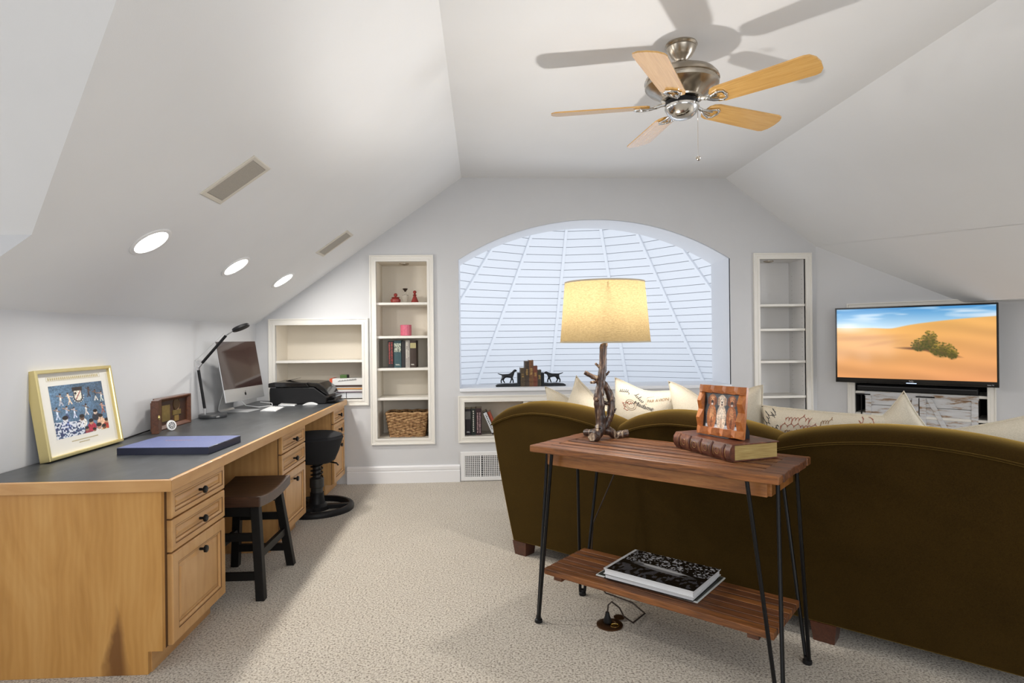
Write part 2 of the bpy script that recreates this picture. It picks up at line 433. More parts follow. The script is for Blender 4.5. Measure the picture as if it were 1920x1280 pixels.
# ------------------------------------------------------------------ built-in bookcases
TRIM = [(0, 0), (0, .020), (.010, .020), (.013, .013), (.034, .013), (.037, .017), (.056, .017), (.056, -.02)]
def trim(parent, x0, x1, z0, z1, mp, name='frame'):
    return obj(name, MB().rectsweep(x0, x1, z0, z1, TRIM, mp, fill=False), M['trim'], parent)
def builtin(name, label, o, shelves, depth, ext=(.056, .056, .056, .056), th=.022, floor_open=False, mp=None, origin=(0, YB, 0), mat=None, puck=None, sides=True):
    x0, x1, z0, z1 = o
    t = thing(name, label, 'bookcase', ((x0+x1)/2, YB, z0)); cx = (x0+x1)/2
    f = lambda a, b, h: (a-cx, -h, b-z0)
    L = mat or M['niche']
    ob = lambda nm, *d: box(nm, (d[0]-cx, d[1]-cx, d[2], d[3], d[4]-z0, d[5]-z0), L, t)
    ob('back_panel', x0-.02, x1+.02, depth, depth+.015, z0-.02, z1+.02)
    ob('side_panel', x0-.018, x0, .02, depth, z0-.018, z1+.018); ob('side_panel', x1, x1+.018, .02, depth, z0-.018, z1+.018)
    ob('top_panel', x0, x1, .02, depth, z1, z1+.018); ob('bottom_panel', x0, x1, .0, depth, z0-.018, z0)
    for z in shelves:
        s = box('shelf', (x0-cx, x1-cx, .004, depth, z-th-z0, z-z0), M['trim'], t, bevel=.002)
    l, r, b, tp = ext
    trim(t, x0-l, x1+r, z0-b, z1+tp, f)
    if puck:
        m = MB().lathe([(.045, 0), (.045, -.008), (.036, -.012), (.03, -.006)], 24)
        obj('puck_light', m, M['pewter'], t, loc=(puck-cx, depth*.45, z1-z0), smooth=40)
    return t
builtin('built_in_bookcase', 'low wide cream built-in shelf above the far end of the desk', NL, [1.097], .33, ext=(.056, .025, .062, .050))
builtin('built_in_bookcase', 'tall cream built-in bookcase holding glass bottles, books and basket', NT_, [1.603, 1.305, 1.019, .755], .33, puck=-.70)
builtin('built_in_bookcase', 'low cream built-in bookcase under the arched window', NB, [], .30)
tr = builtin('built_in_bookcase', 'tall empty white built-in bookcase right of the arched window', NR, [1.559, 1.334, 1.039, .717, .42], .30, puck=2.70, mat=plain('pale_lining', (.80, .79, .78), .5))
# peg holes in the right-hand side panel of the empty bookcase
pm = plain('peg_hole', (.25, .22, .18), .8)
m = MB()
for yy in (.06, .24):
    for i in range(34):
        z = .35+.045*i
        m.box(NR[1]-.0008-(NR[0]+NR[1])/2, NR[1]+.001-(NR[0]+NR[1])/2, yy-.0025, yy+.0025, z-.0025-NR[2], z+.0025-NR[2])
o = obj('peg_holes', m, pm, tr); o['kind'] = 'stuff'
# upright of the low bookcase
o = box('upright', (.368, .412, .003, .29, 0, .306), M['trim'], bpy.data.objects['built_in_bookcase.002'], loc=(-(NB[0]+NB[1])/2, 0, 0))

# floor vent grille
vt = thing('air_vent', 'white metal return air grille low on the back wall', 'vent', (-.035, YB, .005))
fv = lambda a, b, h: (a, -h, b)
obj('frame', MB().rectsweep(-.165, .42, 0, .258, [(0, 0), (0, .012), (.004, .016), (.034, .016), (.036, .010), (.036, .002)], fv, fill=False), M['white'], vt)
box('backing', (-.13, .39, -.003, -.001, .03, .23), plain('vent_dark', (.05, .05, .05), .9), vt)
m = MB().box(.006, .018, -.014, -.004, .034, .226)
obj('divider', m, M['white'], vt)
for i in range(32):
    x = -.128+.0165*i
    if -.004 < x < .026: continue
    box('slat', (x, x+.0075, -.012, -.006, .034, .226), M['white'], vt)
m = MB()
for j in range(11): m.box(-.128, .385, -.0065, -.004, .044+.0165*j, .048+.0165*j)
obj('cross_bar', m, M['white'], vt)
# ------------------------------------------------------------------ ceiling fan
FX, FY = .996, 2.943
fan = thing('ceiling_fan', 'five-blade ceiling fan with maple blades and antique nickel motor', 'ceiling fan', (FX, FY, ZC))
obj('canopy', MB().lathe([(.075, 0), (.078, -.008), (.070, -.016), (.072, -.022), (.064, -.040), (.050, -.062), (.034, -.078), (.030, -.088), (.016, -.092)], 32), M['pewter'], fan, smooth=35)
obj('downrod', MB().lathe([(.013, -.08), (.013, -.135)], 16), M['pewter'], fan, smooth=35)
obj('motor_housing', MB().lathe([(.020, -.118), (.060, -.122), (.120, -.132), (.158, -.150), (.176, -.172), (.180, -.186), (.172, -.190), (.172, -.196), (.178, -.200), (.176, -.212),
    (.160, -.228), (.135, -.240), (.115, -.256), (.100, -.268), (.098, -.276), (.060, -.280)], 40), M['pewter'], fan, smooth=30)
obj('flywheel', MB().lathe([(.075, -.278), (.080, -.282), (.080, -.306), (.072, -.310), (.05, -.312)], 32), M['black'], fan, smooth=30)
obj('switch_housing', MB().lathe([(.082, -.304), (.084, -.312), (.082, -.320), (.078, -.326), (.066, -.346), (.048, -.360), (.026, -.368), (.004, -.370)], 32), M['pewter_l'], fan, smooth=30)
bw = NT('blade_maple'); bw.set(Roughness=.25)
v_ = bw.coords((1, 14, 14)); bw.base(bw.ramp(bw.noise(v_, 5, 4, .55, .8), [(.3, (.52, .27, .055)), (.55, (.63, .35, .085)), (.75, (.70, .42, .12))]))
bw.b.inputs['Coat Weight'].default_value = 1.0; bw.b.inputs['Coat Roughness'].default_value = .10; bw.b.inputs['Coat IOR'].default_value = 1.7
bt = math.tan(R(13))
def blade_outline():
    p = [(.155, -.030), (.170, -.050), (.20, -.060), (.60, -.072), (.622, -.066), (.640, -.040), (.646, 0), (.640, .040), (.622, .066), (.60, .072), (.20, .060), (.170, .050), (.155, .030)]
    return p
pts = blade_outline()
mbl = MB(); mbl.prism(pts, -.0035, .0035)
mbl.v = [(x, y, z - y*bt) for x, y, z in mbl.v]
blade_me = build(mbl, 'blade'); blade_me.materials.append(bw.m)
mb_ = MB()
mb_.tube([(.068, 0, .012), (.10, 0, .006), (.135, 0, -.004)], [.010, .009, .009], 8)
for s in (-1, 1):
    mb_.tube([(.130, 0, -.005), (.160, .018*s, -.010-.018*s*bt), (.200, .034*s, -.009-.034*s*bt), (.222, .026*s, -.009-.026*s*bt), (.226, 0, -.009)], .0065, 8)
    mb_.tube([(.120, .004*s, -.004), (.19, .010*s, -.010-.010*s*bt)], .005, 6)
for (x, y) in ((.20, .034), (.20, -.034), (.226, 0)): mb_.blob((x, y, -.010-y*bt), .009, .009, .006, 8, 6)
iron_me = build(mb_, 'blade_iron', 40); iron_me.materials.append(M['pewter_l'])
for k in range(5):
    b = mesh_obj('blade', blade_me, None, fan, (0, 0, -.300), (0, 0, R(23.5+72*k)))
    mesh_obj('blade_iron', iron_me, None, b)
m = MB().tube([(.072, -.02, -.33), (.072, -.02, -.56)], .0014, 6)
ch = obj('pull_chain', m, M['pewter_l'], fan)
obj('pull_knob', MB().lathe([(.002, 0), (.009, -.003), (.013, -.011), (.009, -.020), (.002, -.024)], 14, (.072, -.02, -.555)), M['pewter_l'], ch, smooth=40)

# ------------------------------------------------------------------ recessed lights and flush speakers in the left slope
sl = math.atan(SL)
def on_slope(x, y): return Vector((x, y, zL(x)))
em = NT('lens_lit'); em.base((1, 1, 1)); em.b.inputs['Emission Color'].default_value = (1, .97, .92, 1); em.b.inputs['Emission Strength'].default_value = 14
lab = ['nearest round recessed light in the sloped ceiling', 'middle round recessed light in the sloped ceiling', 'farthest round recessed light, nearest the bookcases']
ring = MB().lathe([(.098, 0), (.098, -.004), (.092, -.007), (.080, -.006), (.074, .002)], 40, caps=False)
ring_me = build(ring, 'trim_ring', 40); ring_me.materials.append(M['white'])
lens_me = build(MB().lathe([(.0743, -.001), (.070, -.004), (.001, -.006)], 40, caps=False), 'lens', 40); lens_me.materials.append(em.m)
nrm = Vector((SL, 0, -1)).normalized()
for i, y in enumerate((2.90, 3.875, 4.778)):
    p = on_slope(-1.527, y)
    t = thing('recessed_light', lab[i], 'ceiling light', p, group='recessed lights above the desk', rot=(0, -sl, 0))
    mesh_obj('trim_ring', ring_me, None, t); mesh_obj('lens', lens_me, None, t)
    a = area('recessed_lamp', (0, 0, -.012), (0, 0, -1), .13, .13, 9.5, (1, .96, .90), 'DISK'); a.parent = t
spk = plain('speaker_grille', (.40, .37, .32), .7, var=.1, vscale=400)
for i, y in enumerate((2.885, 4.78)):
    p = on_slope(-1.13, y)
    t = thing('ceiling_speaker', ['nearer', 'farther'][i]+' flush rectangular speaker grille in the sloped ceiling', 'speaker', p, group='flush ceiling speakers', rot=(0, -sl, 0))
    mp = lambda a, b, h: (a, b, -h)
    obj('frame', MB().rectsweep(-.148, .148, -.105, .105, [(0, 0), (0, .004), (.004, .007), (.020, .007), (.022, .003)], mp, fill=False), plain('speaker_frame', (.66, .62, .54), .5), t)
    obj('grille', MB().rectsweep(-.126, .126, -.083, .083, [(0, 0), (0, .004), (.004, .006)], mp), spk, t)

# ------------------------------------------------------------------ desk: three drawer cabinets and one long worktop
XFc = -1.215                                            # cabinet front plane
def knob(parent, x, y, z):
    m = MB(); m.lathe([(.006, 0), (.006, .016), (.009, .019), (.016, .022), (.0165, .029), (.013, .033), (.001, .034)], 8)
    o = obj('knob', m, M['black'], parent, (x, y, z), (0, R(90), 0), smooth=30)
    return o
FR = [(0, -.002), (0, .017), (.003, .020), (.050, .020), (.053, .016), (.058, .016), (.066, .010), (.076, .010), (.080, .013)]
def front(parent, name, y0, y1, z0, z1, mat, profile):
    mp = lambda a, b, h: (h, a, b)
    return obj(name, MB().rectsweep(y0, y1, z0, z1, profile, mp, back=True), mat, parent)
gap_m = plain('shadow_gap_wood', (.10, .045, .014), .6)
glaze = plain('dark_glaze', (.15, .062, .018), .5)
def cabinet(y0, y1, label, endpanel, xb=-1.90):
    t = thing('drawer_cabinet', label, 'cabinet', (XFc, y0, 0))
    w = y1-y0
    e = .02
    box('side_panel', (xb-XFc, -.023, -.001, e, .09, .705), M['maple_v'], t)
    box('side_panel', (xb-XFc, -.023, w-e, w+.001, .09, .705), M['maple_v'], t)
    box('bottom_panel', (xb-XFc, -.022, e, w-e, .09, .11), M['maple_h'], t)
    box('face_frame', (-.040, -.0225, .0, w, .0905, .705), gap_m, t)
    box('toe_kick', (xb-XFc, -.075, 0, w, 0, .0905), M['maple_h'], t)
    def leaf(nm, z0, z1, zk, b, mat):
        pr = [(0, -.002), (0, .015), (.004, .019), (b, .019), (b+.002, .0155), (b+.007, .0165), (b+.012, .0135), (b+.014, .008), (b+.022, .008), (b+.034, .0125)]
        f = front(t, nm, .016, w-.003, z0, z1, mat, pr); knob(f, .0125, w/2+.006, zk)
        mp = lambda a_, b_, h: (h, a_, b_)
        obj('glaze_line', MB().rectsweep(.016+b+.0125, w-.003-b-.0125, z0+b+.0125, z1-b-.0125, [(0, .0086), (.0035, .0086)], mp, fill=False), glaze, f)
        obj('glaze_line', MB().rectsweep(.016+b-.0005, w-.003-b+.0005, z0+b-.0005, z1-b+.0005, [(0, .0193), (.0016, .0193), (.0022, .0155)], mp, fill=False), glaze, f)
        return f
    f1 = leaf('drawer', .586, .697, .641, .022, M['maple_h'])
    f2 = leaf('drawer', .455, .579, .517, .026, M['maple_h'])
    f3 = leaf('door', .094, .448, .385, .045, M['maple_v'])
    for f in (f1, f2, f3): f.location.x = -.020
    return t
endm = maple('maple_plywood', (2.2, 2.2, .55))
c1 = cabinet(2.425, 2.93, 'near maple drawer cabinet at the front end of the long desk', True)
# stained plywood end panel with a toe notch
t = thing('end_panel', 'broad figured maple plywood end panel closing the near end of the desk', 'panel', (-1.58, 2.404, 0))
def stain_mat():
    m = NT('figured_plywood'); m.set(Roughness=.4)
    v = m.coords((3.2, 3.2, .8)); a = m.noise(v, 1.5, 3, .5, 2.6)
    wv = m.n('ShaderNodeTexWave'); m.l(m.coords((2.6, 2.6, .7)), wv.inputs['Vector']); wv.bands_direction = 'X'
    wv.inputs['Scale'].default_value = 5; wv.inputs['Distortion'].default_value = 9; wv.inputs['Detail'].default_value = 2; wv.inputs['Detail Scale'].default_value = .8
    c = m.ramp(a, [(.25, (.47, .225, .050)), (.5, (.57, .29, .075)), (.75, (.63, .345, .105))])
    c = m.mix(.07, c, m.ramp(wv.outputs['Fac'], [(.3, (.40, .19, .055)), (.8, (.72, .44, .19))]))
    # dark heart stain rising from the floor
    tc = m.n('ShaderNodeTexCoord'); sp = m.n('ShaderNodeSeparateXYZ'); m.l(tc.outputs['Object'], sp.inputs[0])
    def math_(op, a, b=None):
        x = m.n('ShaderNodeMath', operation=op)
        for i, q in enumerate((a, b)):
            if q is None: continue
            if hasattr(q, 'links'): m.l(q, x.inputs[i])
            else: x.inputs[i].default_value = q
        return x.outputs[0]
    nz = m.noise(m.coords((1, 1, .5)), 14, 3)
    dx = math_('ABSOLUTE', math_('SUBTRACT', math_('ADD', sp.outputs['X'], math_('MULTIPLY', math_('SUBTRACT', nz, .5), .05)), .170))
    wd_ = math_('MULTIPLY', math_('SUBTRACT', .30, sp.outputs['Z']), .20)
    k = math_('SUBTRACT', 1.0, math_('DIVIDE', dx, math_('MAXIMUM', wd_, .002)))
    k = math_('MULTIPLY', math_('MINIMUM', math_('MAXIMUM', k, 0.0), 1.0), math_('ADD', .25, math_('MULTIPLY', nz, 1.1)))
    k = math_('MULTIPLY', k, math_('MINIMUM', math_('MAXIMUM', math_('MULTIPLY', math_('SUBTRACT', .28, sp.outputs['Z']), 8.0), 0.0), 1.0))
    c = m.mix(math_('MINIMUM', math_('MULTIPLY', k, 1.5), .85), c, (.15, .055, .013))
    m.base(c); m.b.inputs['Coat Weight'].default_value = .2; m.b.inputs['Coat Roughness'].default_value = .3
    return m.m
m = MB(); x1 = XFc+1.58-.024
m.prism([(-.38, 0), (x1-.055, 0), (x1-.055, .088), (x1, .088), (x1, .705), (-.38, .705)], 0, .02, 'y')
obj('panel', m, stain_mat(), t, bevel=.001)
cabinet(3.735, 4.24, 'middle maple drawer cabinet between the two desk stools', False)
cabinet(5.035, 5.43, 'far maple drawer cabinet against the back wall', False)
t = thing('modesty_panel', 'maple back panel under the desk behind the wooden stool', 'panel', (-1.88, 3.33, 0)); box('panel', (-.01, .01, -.40, .40, 0, .70), M['maple_h'], t)
t = thing('modesty_panel', 'maple back panel under the desk behind the wobble stool', 'panel', (-1.88, 4.64, 0)); box('panel', (-.01, .01, -.39, .39, 0, .70), M['maple_h'], t)
t = thing('desk_worktop', 'long slate-grey desk worktop with maple front edge along the knee wall', 'worktop', (-1.575, 3.92, .705))
box('surface', (-.384, .365, -1.515, 1.505, .002, .0452), M['slate'], t)
em2 = maple('maple_edge', (6, .8, 6)); em3 = maple('maple_edge_end', (.8, 6, 6))
m = MB(); m.prism([(-.384, -1.515), (.365, -1.515), (.385, -1.535), (-.384, -1.535)], 0, .045)
obj('edge_band', m, em3, t, bevel=.002)
m = MB(); m.prism([(.365, -1.515), (.365, 1.505), (.385, 1.505), (.385, -1.535)], 0, .045)
obj('edge_band', m, em2, t, bevel=.002)

# ------------------------------------------------------------------ wooden saddle stool
st = thing('saddle_stool', 'black legged stool with dark walnut saddle seat tucked under the desk', 'stool', (-1.255, 3.295, 0))
walnut = wood('dark_walnut', (.022, .010, .006), (.050, .022, .012), (.085, .038, .020), (1.5, 14, 14), 3, .38, .08, .2)
m = MB(); NX, NY = 10, 12; hx, hy = .155, .240
gv = []
for sgn in (1, -1):
    for j in range(NY+1):
        for i in range(NX+1):
            x = -hx+2*hx*i/NX; y = -hy+2*hy*j/NY
            z = .488 + .022*(y/hy)**2 if sgn > 0 else .438 + .020*(y/hy)**2
            gv.append((x, y, z))
o1 = (NX+1)*(NY+1); fs = []
for j in range(NY):
    for i in range(NX):
        a = j*(NX+1)+i
        fs += [(a, a+1, a+NX+2, a+NX+1), (o1+a, o1+a+NX+1, o1+a+NX+2, o1+a+1)]
for i in range(NX):
    fs += [(i, o1+i, o1+i+1, i+1)]; a = NY*(NX+1)+i; fs += [(a, a+1, o1+a+1, o1+a)]
for j in range(NY):
    a = j*(NX+1); fs += [(a, a+NX+1, o1+a+NX+1, o1+a)]; a += NX; fs += [(a, o1+a, o1+a+NX+1, a+NX+1)]
m.add(gv, fs); obj('seat', m, walnut, st, bevel=.005)
def leg_bar(a, b, sx, sy):
    m = MB(); a = Vector(a); b = Vector(b)
    v = [a+Vector((x*sx, y*sy, 0)) for x, y in ((-1, -1), (1, -1), (1, 1), (-1, 1))]+[b+Vector((x*sx, y*sy, 0)) for x, y in ((-1, -1), (1, -1), (1, 1), (-1, 1))]
    return m.add(v, [(0, 3, 2, 1), (4, 5, 6, 7), (0, 1, 5, 4), (1, 2, 6, 5), (2, 3, 7, 6), (3, 0, 4, 7)])
for sx in (-1, 1):
    for sy in (-1, 1):
        obj('leg', leg_bar((.155*sx, .235*sy, 0), (.108*sx, .165*sy, .445), .021, .021), M['blackwood'], st, bevel=.002)
for sx in (-1, 1):
    box('stretcher', (.130*sx-.011, .130*sx+.011, -.200, .200, .185, .225), M['blackwood'], st, bevel=.002)
for sy in (-1, 1):
    box('stretcher', (-.135, .135, .213*sy-.011, .215*sy+.011, .09, .130), M['blackwood'], st, bevel=.002)
    box('apron', (-.10, .10, .150*sy-.010, .150*sy+.010, .39, .442), M['blackwood'], st, bevel=.002)
    box('stretcher', (-.115, .115, .185*sy-.009, .185*sy+.009, .275, .315), M['blackwood'], st, bevel=.002)

# ------------------------------------------------------------------ wobble stool
ws = thing('wobble_stool', 'black wobble stool with fabric seat, spring post and ring base', 'stool', (-1.255, 4.66, 0))
m = MB(); n = 40
prof = [(.270, .0), (.272, .020), (.266, .034), (.252, .042), (.234, .040), (.226, .028), (.224, 0)]
m.lathe(prof, 48, caps=False); obj('ring_base', m, M['blackp'], ws, smooth=40)
for k in range(3):
    a = R(8+120*k); m = MB(); m.M = Matrix.Rotation(a, 4, 'Z')
    m.prism([(.05, -.028), (.240, -.020), (.240, .020), (.05, .028)], .006, .036); obj('spoke', m, M['blackp'], ws, bevel=.003)
obj('hub', MB().lathe([(.085, 0), (.085, .03), (.060, .05), (.050, .10), (.050, .13)], 28), M['blackp'], ws, smooth=35)
obj('post', MB().lathe([(.044, .11), (.044, .165), (.052, .17), (.052, .235), (.044, .24), (.030, .245), (.030, .43)], 28), plain('dark_grey_metal', (.05, .05, .05), .35, .5), ws, smooth=35)
sp = [(.042*math.cos(2*PI*4.2*i/90), .042*math.sin(2*PI*4.2*i/90), .245+.13*i/90) for i in range(91)]
obj('spring', MB().tube(sp, .0055, 8), M['black'], ws, smooth=40)
m = MB().lathe([(.03, .352), (.110, .356), (.135, .372), (.165, .44), (.192, .528), (.198, .540), (.193, .547), (.190, .560), (.15, .576), (.08, .584), (.001, .586)], 40)
obj('seat', m, M['blackfab'], ws, smooth=40)
obj('lever', MB().tube([(.09, -.02, .362), (.155, -.03, .352), (.17, -.032, .335)], .006, 8), M['black'], ws)
# ------------------------------------------------------------------ painted prints (vertex colours on a fine grid)
class Paint:
    def __init__(s, W, H, c): 
        s.W, s.H = W, H; s.a = np.ones((H, W, 3))*np.array(c)/255.0
        s.X, s.Y = np.meshgrid((np.arange(W)+.5)/W, (np.arange(H)+.5)/H)     # y runs downwards, 0..1
    def put(s, m, c, al=1.0):
        m = np.clip(m, 0, 1)[..., None]*al; s.a = s.a*(1-m)+m*np.array(c)/255.0
    def ell(s, cx, cy, rx, ry, c, al=1.0, soft=.15, rot=0):
        dx, dy = s.X-cx, s.Y-cy
        if rot: dx, dy = dx*math.cos(rot)+dy*math.sin(rot), -dx*math.sin(rot)+dy*math.cos(rot)
        d = np.sqrt((dx/rx)**2+(dy/ry)**2); s.put((1-d)/soft+.5, c, al)
    def rect(s, x0, x1, y0, y1, c, al=1.0): s.put(((s.X > x0) & (s.X < x1) & (s.Y > y0) & (s.Y < y1)).astype(float), c, al)
    def line(s, x0, y0, x1, y1, w, c, al=1.0):
        dx, dy = x1-x0, y1-y0; L = dx*dx+dy*dy+1e-9
        t = np.clip(((s.X-x0)*dx+(s.Y-y0)*dy)/L, 0, 1); d = np.hypot(s.X-x0-t*dx, s.Y-y0-t*dy); s.put((w-d)/(w*.4)+.5, c, al)
    def noise(s, sx, sy):
        n = rng.random((sy+2, sx+2)); gx = s.X*sx; gy = s.Y*sy; ix = gx.astype(int); iy = gy.astype(int); fx = gx-ix; fy = gy-iy
        fx = fx*fx*(3-2*fx); fy = fy*fy*(3-2*fy)
        return (n[iy, ix]*(1-fx)*(1-fy)+n[iy, ix+1]*fx*(1-fy)+n[iy+1, ix]*(1-fx)*fy+n[iy+1, ix+1]*fx*fy)
def print_mat(name, rough=.5, emit=0, coat=0):
    t = NT(name); a = t.n('ShaderNodeAttribute'); a.attribute_name = 'Col'
    t.set(Roughness=rough)
    if emit:
        t.base((.01, .01, .01)); t.l(a.outputs['Color'], t.b.inputs['Emission Color']); t.b.inputs['Emission Strength'].default_value = emit
    else: t.l(a.outputs['Color'], t.b.inputs['Base Color'])
    if coat: t.b.inputs['Coat Weight'].default_value = coat; t.b.inputs['Coat Roughness'].default_value = .06
    return t.m
def print_obj(name, p, mp, mat, parent):
    # mp(u,v) with u 0..1 left-right and v 0..1 bottom-top -> xyz
    W, H = p.W, p.H
    vs = [mp((i+.5)/W*(W/(W-1))-.5/(W-1), 1-((j+.5)/H*(H/(H-1))-.5/(H-1))) for j in range(H) for i in range(W)]
    fs = [(j*W+i, (j+1)*W+i, (j+1)*W+i+1, j*W+i+1) for j in range(H-1) for i in range(W-1)]
    me = bpy.data.meshes.new(name); me.from_pydata(vs, [], fs); me.update()
    c = np.clip(p.a, 0, 1); lin = np.where(c <= .04045, c/12.92, ((c+.055)/1.055)**2.4)
    col = np.ones((H*W, 4)); col[:, :3] = lin.reshape(-1, 3)
    at = me.color_attributes.new('Col', 'FLOAT_COLOR', 'POINT'); at.data.foreach_set('color', col.astype(np.float32).ravel())
    return mesh_obj(name, me, mat, parent)

DZT = .7502   # desk top height
# ------------------------------------------------------------------ framed poster leaning on the knee wall
lean = R(9)
pf = thing('framed_poster', 'gold framed collage poster of athletes leaning on the wall', 'framed picture', (-1.90, 3.035, DZT+.0062), rot=(0, -lean, 0))
mpf = lambda a, b, h: (h, a, b)
W2, HH = .275, .405
obj('frame', MB().rectsweep(-W2, W2, 0, HH, [(0, -.036), (0, .006), (.003, .009), (.013, .009), (.016, .004), (.016, -.010)], mpf, fill=False), M['goldframe'], pf)
box('backing', (-.034, -.012, -W2+.004, W2-.004, .004, HH-.004), plain('grey_board', (.3, .3, .3), .8), pf)
box('mat_board', (-.0115, -.010, -W2+.015, W2-.015, .015, HH-.015), plain('ivory_mat', (.76, .74, .68), .7), pf)
P = Paint(200, 176, (92, 120, 146))
P.a *= (.85+.3*P.noise(6, 6))[..., None]
P.put((P.X-.1)*1.2*(1-P.Y), (66, 84, 105), .6)
P.rect(.40, .59, .07, .15, (50, 42, 40)); P.rect(.415, .575, .15, .28, (60, 56, 60)); P.ell(.495, .27, .085, .10, (60, 56, 60)); P.rect(.43, .56, .14, .27, (226, 220, 204)); P.ell(.495, .265, .068, .075, (226, 220, 204)); P.ell(.455, .19, .022, .025, (45, 45, 52)); P.line(.55, .15, .45, .31, .008, (150, 70, 66))
for k in range(9): P.ell(.495+.105*math.cos(PI*k/8), .25+.12*math.sin(PI*k/8), .009, .011, (222, 218, 205))
def figure(x, y, s, top, legs, skin, pose=0):
    s = s*.78
    P.line(x, y, x+pose*s*.3, y-s*.9, s*.16, top); P.line(x, y, x-s*.28, y+s*.8, s*.11, legs); P.line(x, y, x+s*.30, y+s*.8, s*.11, legs)
    P.line(x+pose*s*.3, y-s*.8, x-s*.5, y-s*(1.0+.4*pose), s*.08, skin); P.line(x+pose*s*.3, y-s*.8, x+s*.5, y-s*.5, s*.08, skin)
    P.ell(x+pose*s*.35, y-s*1.18, s*.17, s*.22, skin); P.ell(x+pose*s*.35, y-s*1.28, s*.18, s*.14, (48, 36, 30))
for (x, y, s, t_, l_, k_, q) in [(.17, .30, .13, (225, 222, 215), (190, 190, 200), (150, 120, 105), .2), (.33, .30, .13, (225, 205, 180), (222, 200, 175), (220, 195, 170), -.5), (.70, .22, .12, (92, 72, 66), (70, 58, 60), (88, 62, 50), .4),
        (.83, .30, .13, (60, 70, 80), (215, 212, 205), (130, 95, 75), 0), (.94, .34, .12, (215, 215, 215), (200, 210, 200), (175, 140, 120), .3), (.08, .55, .13, (200, 210, 225), (190, 200, 220), (150, 120, 100), 0),
        (.24, .56, .14, (180, 195, 220), (70, 80, 120), (190, 160, 140), .3), (.38, .58, .12, (205, 215, 232), (200, 205, 225), (190, 165, 150), 0), (.60, .56, .13, (225, 222, 215), (215, 205, 200), (95, 70, 58), .2), (.93, .58, .13, (205, 150, 130), (150, 90, 80), (190, 150, 130), -.2)]:
    figure(x, y, s, t_, l_, k_, q)
for (x, y, s, t_, k_) in [(.20, .66, .11, (120, 135, 180), (205, 205, 212)), (.50, .68, .10, (225, 220, 214), (105, 78, 64)), (.77, .62, .09, (52, 52, 62), (210, 185, 165)), (.86, .74, .10, (222, 180, 150), (205, 170, 145)), (.66, .80, .10, (172, 52, 70), (170, 125, 100)),
        (.97, .84, .09, (170, 62, 50), (175, 130, 105)), (.56, .92, .08, (140, 62, 72), (165, 120, 100)), (.80, .92, .11, (228, 224, 220), (196, 150, 125)), (.90, .95, .09, (222, 170, 95), (120, 85, 66)), (.70, .97, .07, (228, 226, 220), (150, 105, 85))]:
    P.ell(x, y+s*1.0, s*.85, s*.9, t_); P.ell(x, y, s*.42, s*.55, k_); P.ell(x, y-s*.32, s*.48, s*.36, (42, 32, 30))
P.a = P.a*(.80+.4*P.noise(60, 55))[..., None]
nn = P.noise(45, 40); m_ = ((P.Y > .80-.12*(1-P.X)) & (P.X < .52))
P.put(m_*(nn > .52), (222, 224, 232), .95); P.put(m_*(nn <= .38), (58, 66, 104), .95)
pm_ = print_mat('poster_print', .5)
print_obj('print', P, lambda u, v: (-.0095, -.185+.385*u, .085+.245*v), pm_, pf)
tm = plain('gold_ink', (.50, .42, .22), .5)
obj('title_band', MB().rectsweep(-.19, .195, .352, .372, [(0, 0), (0, .0004), (.0015, .0004), (.0015, 0)], lambda a, b, h: (-.0098+h, a, b), fill=False), tm, pf)
m = MB()
for i in range(26): m.box(-.0098, -.0092, -.180+.0140*i, -.180+.0140*i+.009, .356, .368)
obj('title_lettering', m, tm, pf)
m = MB()
for i in range(30): m.box(-.0098, -.0093, -.090+.0065*i, -.090+.0065*i+.004, .060, .065)
for i in range(12): m.box(-.0098, -.0093, -.040+.0065*i, -.040+.0065*i+.004, .048, .053)
obj('caption_lettering', m, tm, pf)

# ------------------------------------------------------------------ blue presentation box
bb = thing('presentation_box', 'flat navy blue clothbound box lying at the near end of the desk', 'box', (-1.485, 3.085, DZT), R(-3))
def cloth(name, c, s=220):
    t = NT(name); t.set(Roughness=.7); v = t.coords((1, 1, 1)); n_ = t.noise(v, s, 2)
    t.base(t.ramp(n_, [(.3, tuple(x*.8 for x in c)), (.7, tuple(x*1.15 for x in c))])); t.bump(n_, .1, .001); t.b.inputs['Coat Weight'].default_value = .5; t.b.inputs['Coat Roughness'].default_value = .32
    return t.m
navy = cloth('navy_cloth', (.012, .016, .045)); blue = cloth('blue_cloth', (.075, .10, .26))
box('body', (-.215, .215, -.168, .168, 0, .033), navy, bb, bevel=.0015)
box('top_cloth', (-.213, .213, -.166, .166, .033, .0345), blue, bb)
m = MB()
for i in range(11): m.box(-.10+.0125*i, -.10+.0125*i+.008, .028+.002*(i % 3), .040-.001*(i % 2), .0345, .0348)
obj('foil_stamp', m, plain('copper_foil', (.45, .22, .16), .4, .5), bb)

# ------------------------------------------------------------------ open wooden award box
walm = wood('mahogany', (.045, .014, .007), (.10, .033, .014), (.16, .058, .024), (12, 1, 12), 4, .35, .05, .3)
ab = thing('award_box', 'open mahogany display box with brass plaques standing on the desk', 'display box', (-1.905, 3.885, DZT))
obj('tray_frame', MB().rectsweep(-.190, .190, 0, .190, [(0, -.040), (0, .002), (.003, .005), (.008, .005), (.024, -.012), (.024, -.020)], mpf, fill=False, back=True), walm, ab)
box('tray_back', (-.026, -.020, -.172, .172, .018, .172), wood('mahogany_dark', (.02, .008, .005), (.05, .018, .009), (.08, .03, .014), (12, 1, 12), 4), ab)
pl = plain('aged_brass', (.34, .24, .085), .42, .75, var=.15, vscale=40)
box('plaque', (-.020, -.016, -.135, -.040, .045, .142), pl, ab); box('plaque', (-.020, -.016, -.005, .095, .070, .100), pl, ab); box('plaque', (-.020, -.016, .015, .068, .030, .066), plain('bright_brass', (.55, .36, .12), .35, .8), ab)
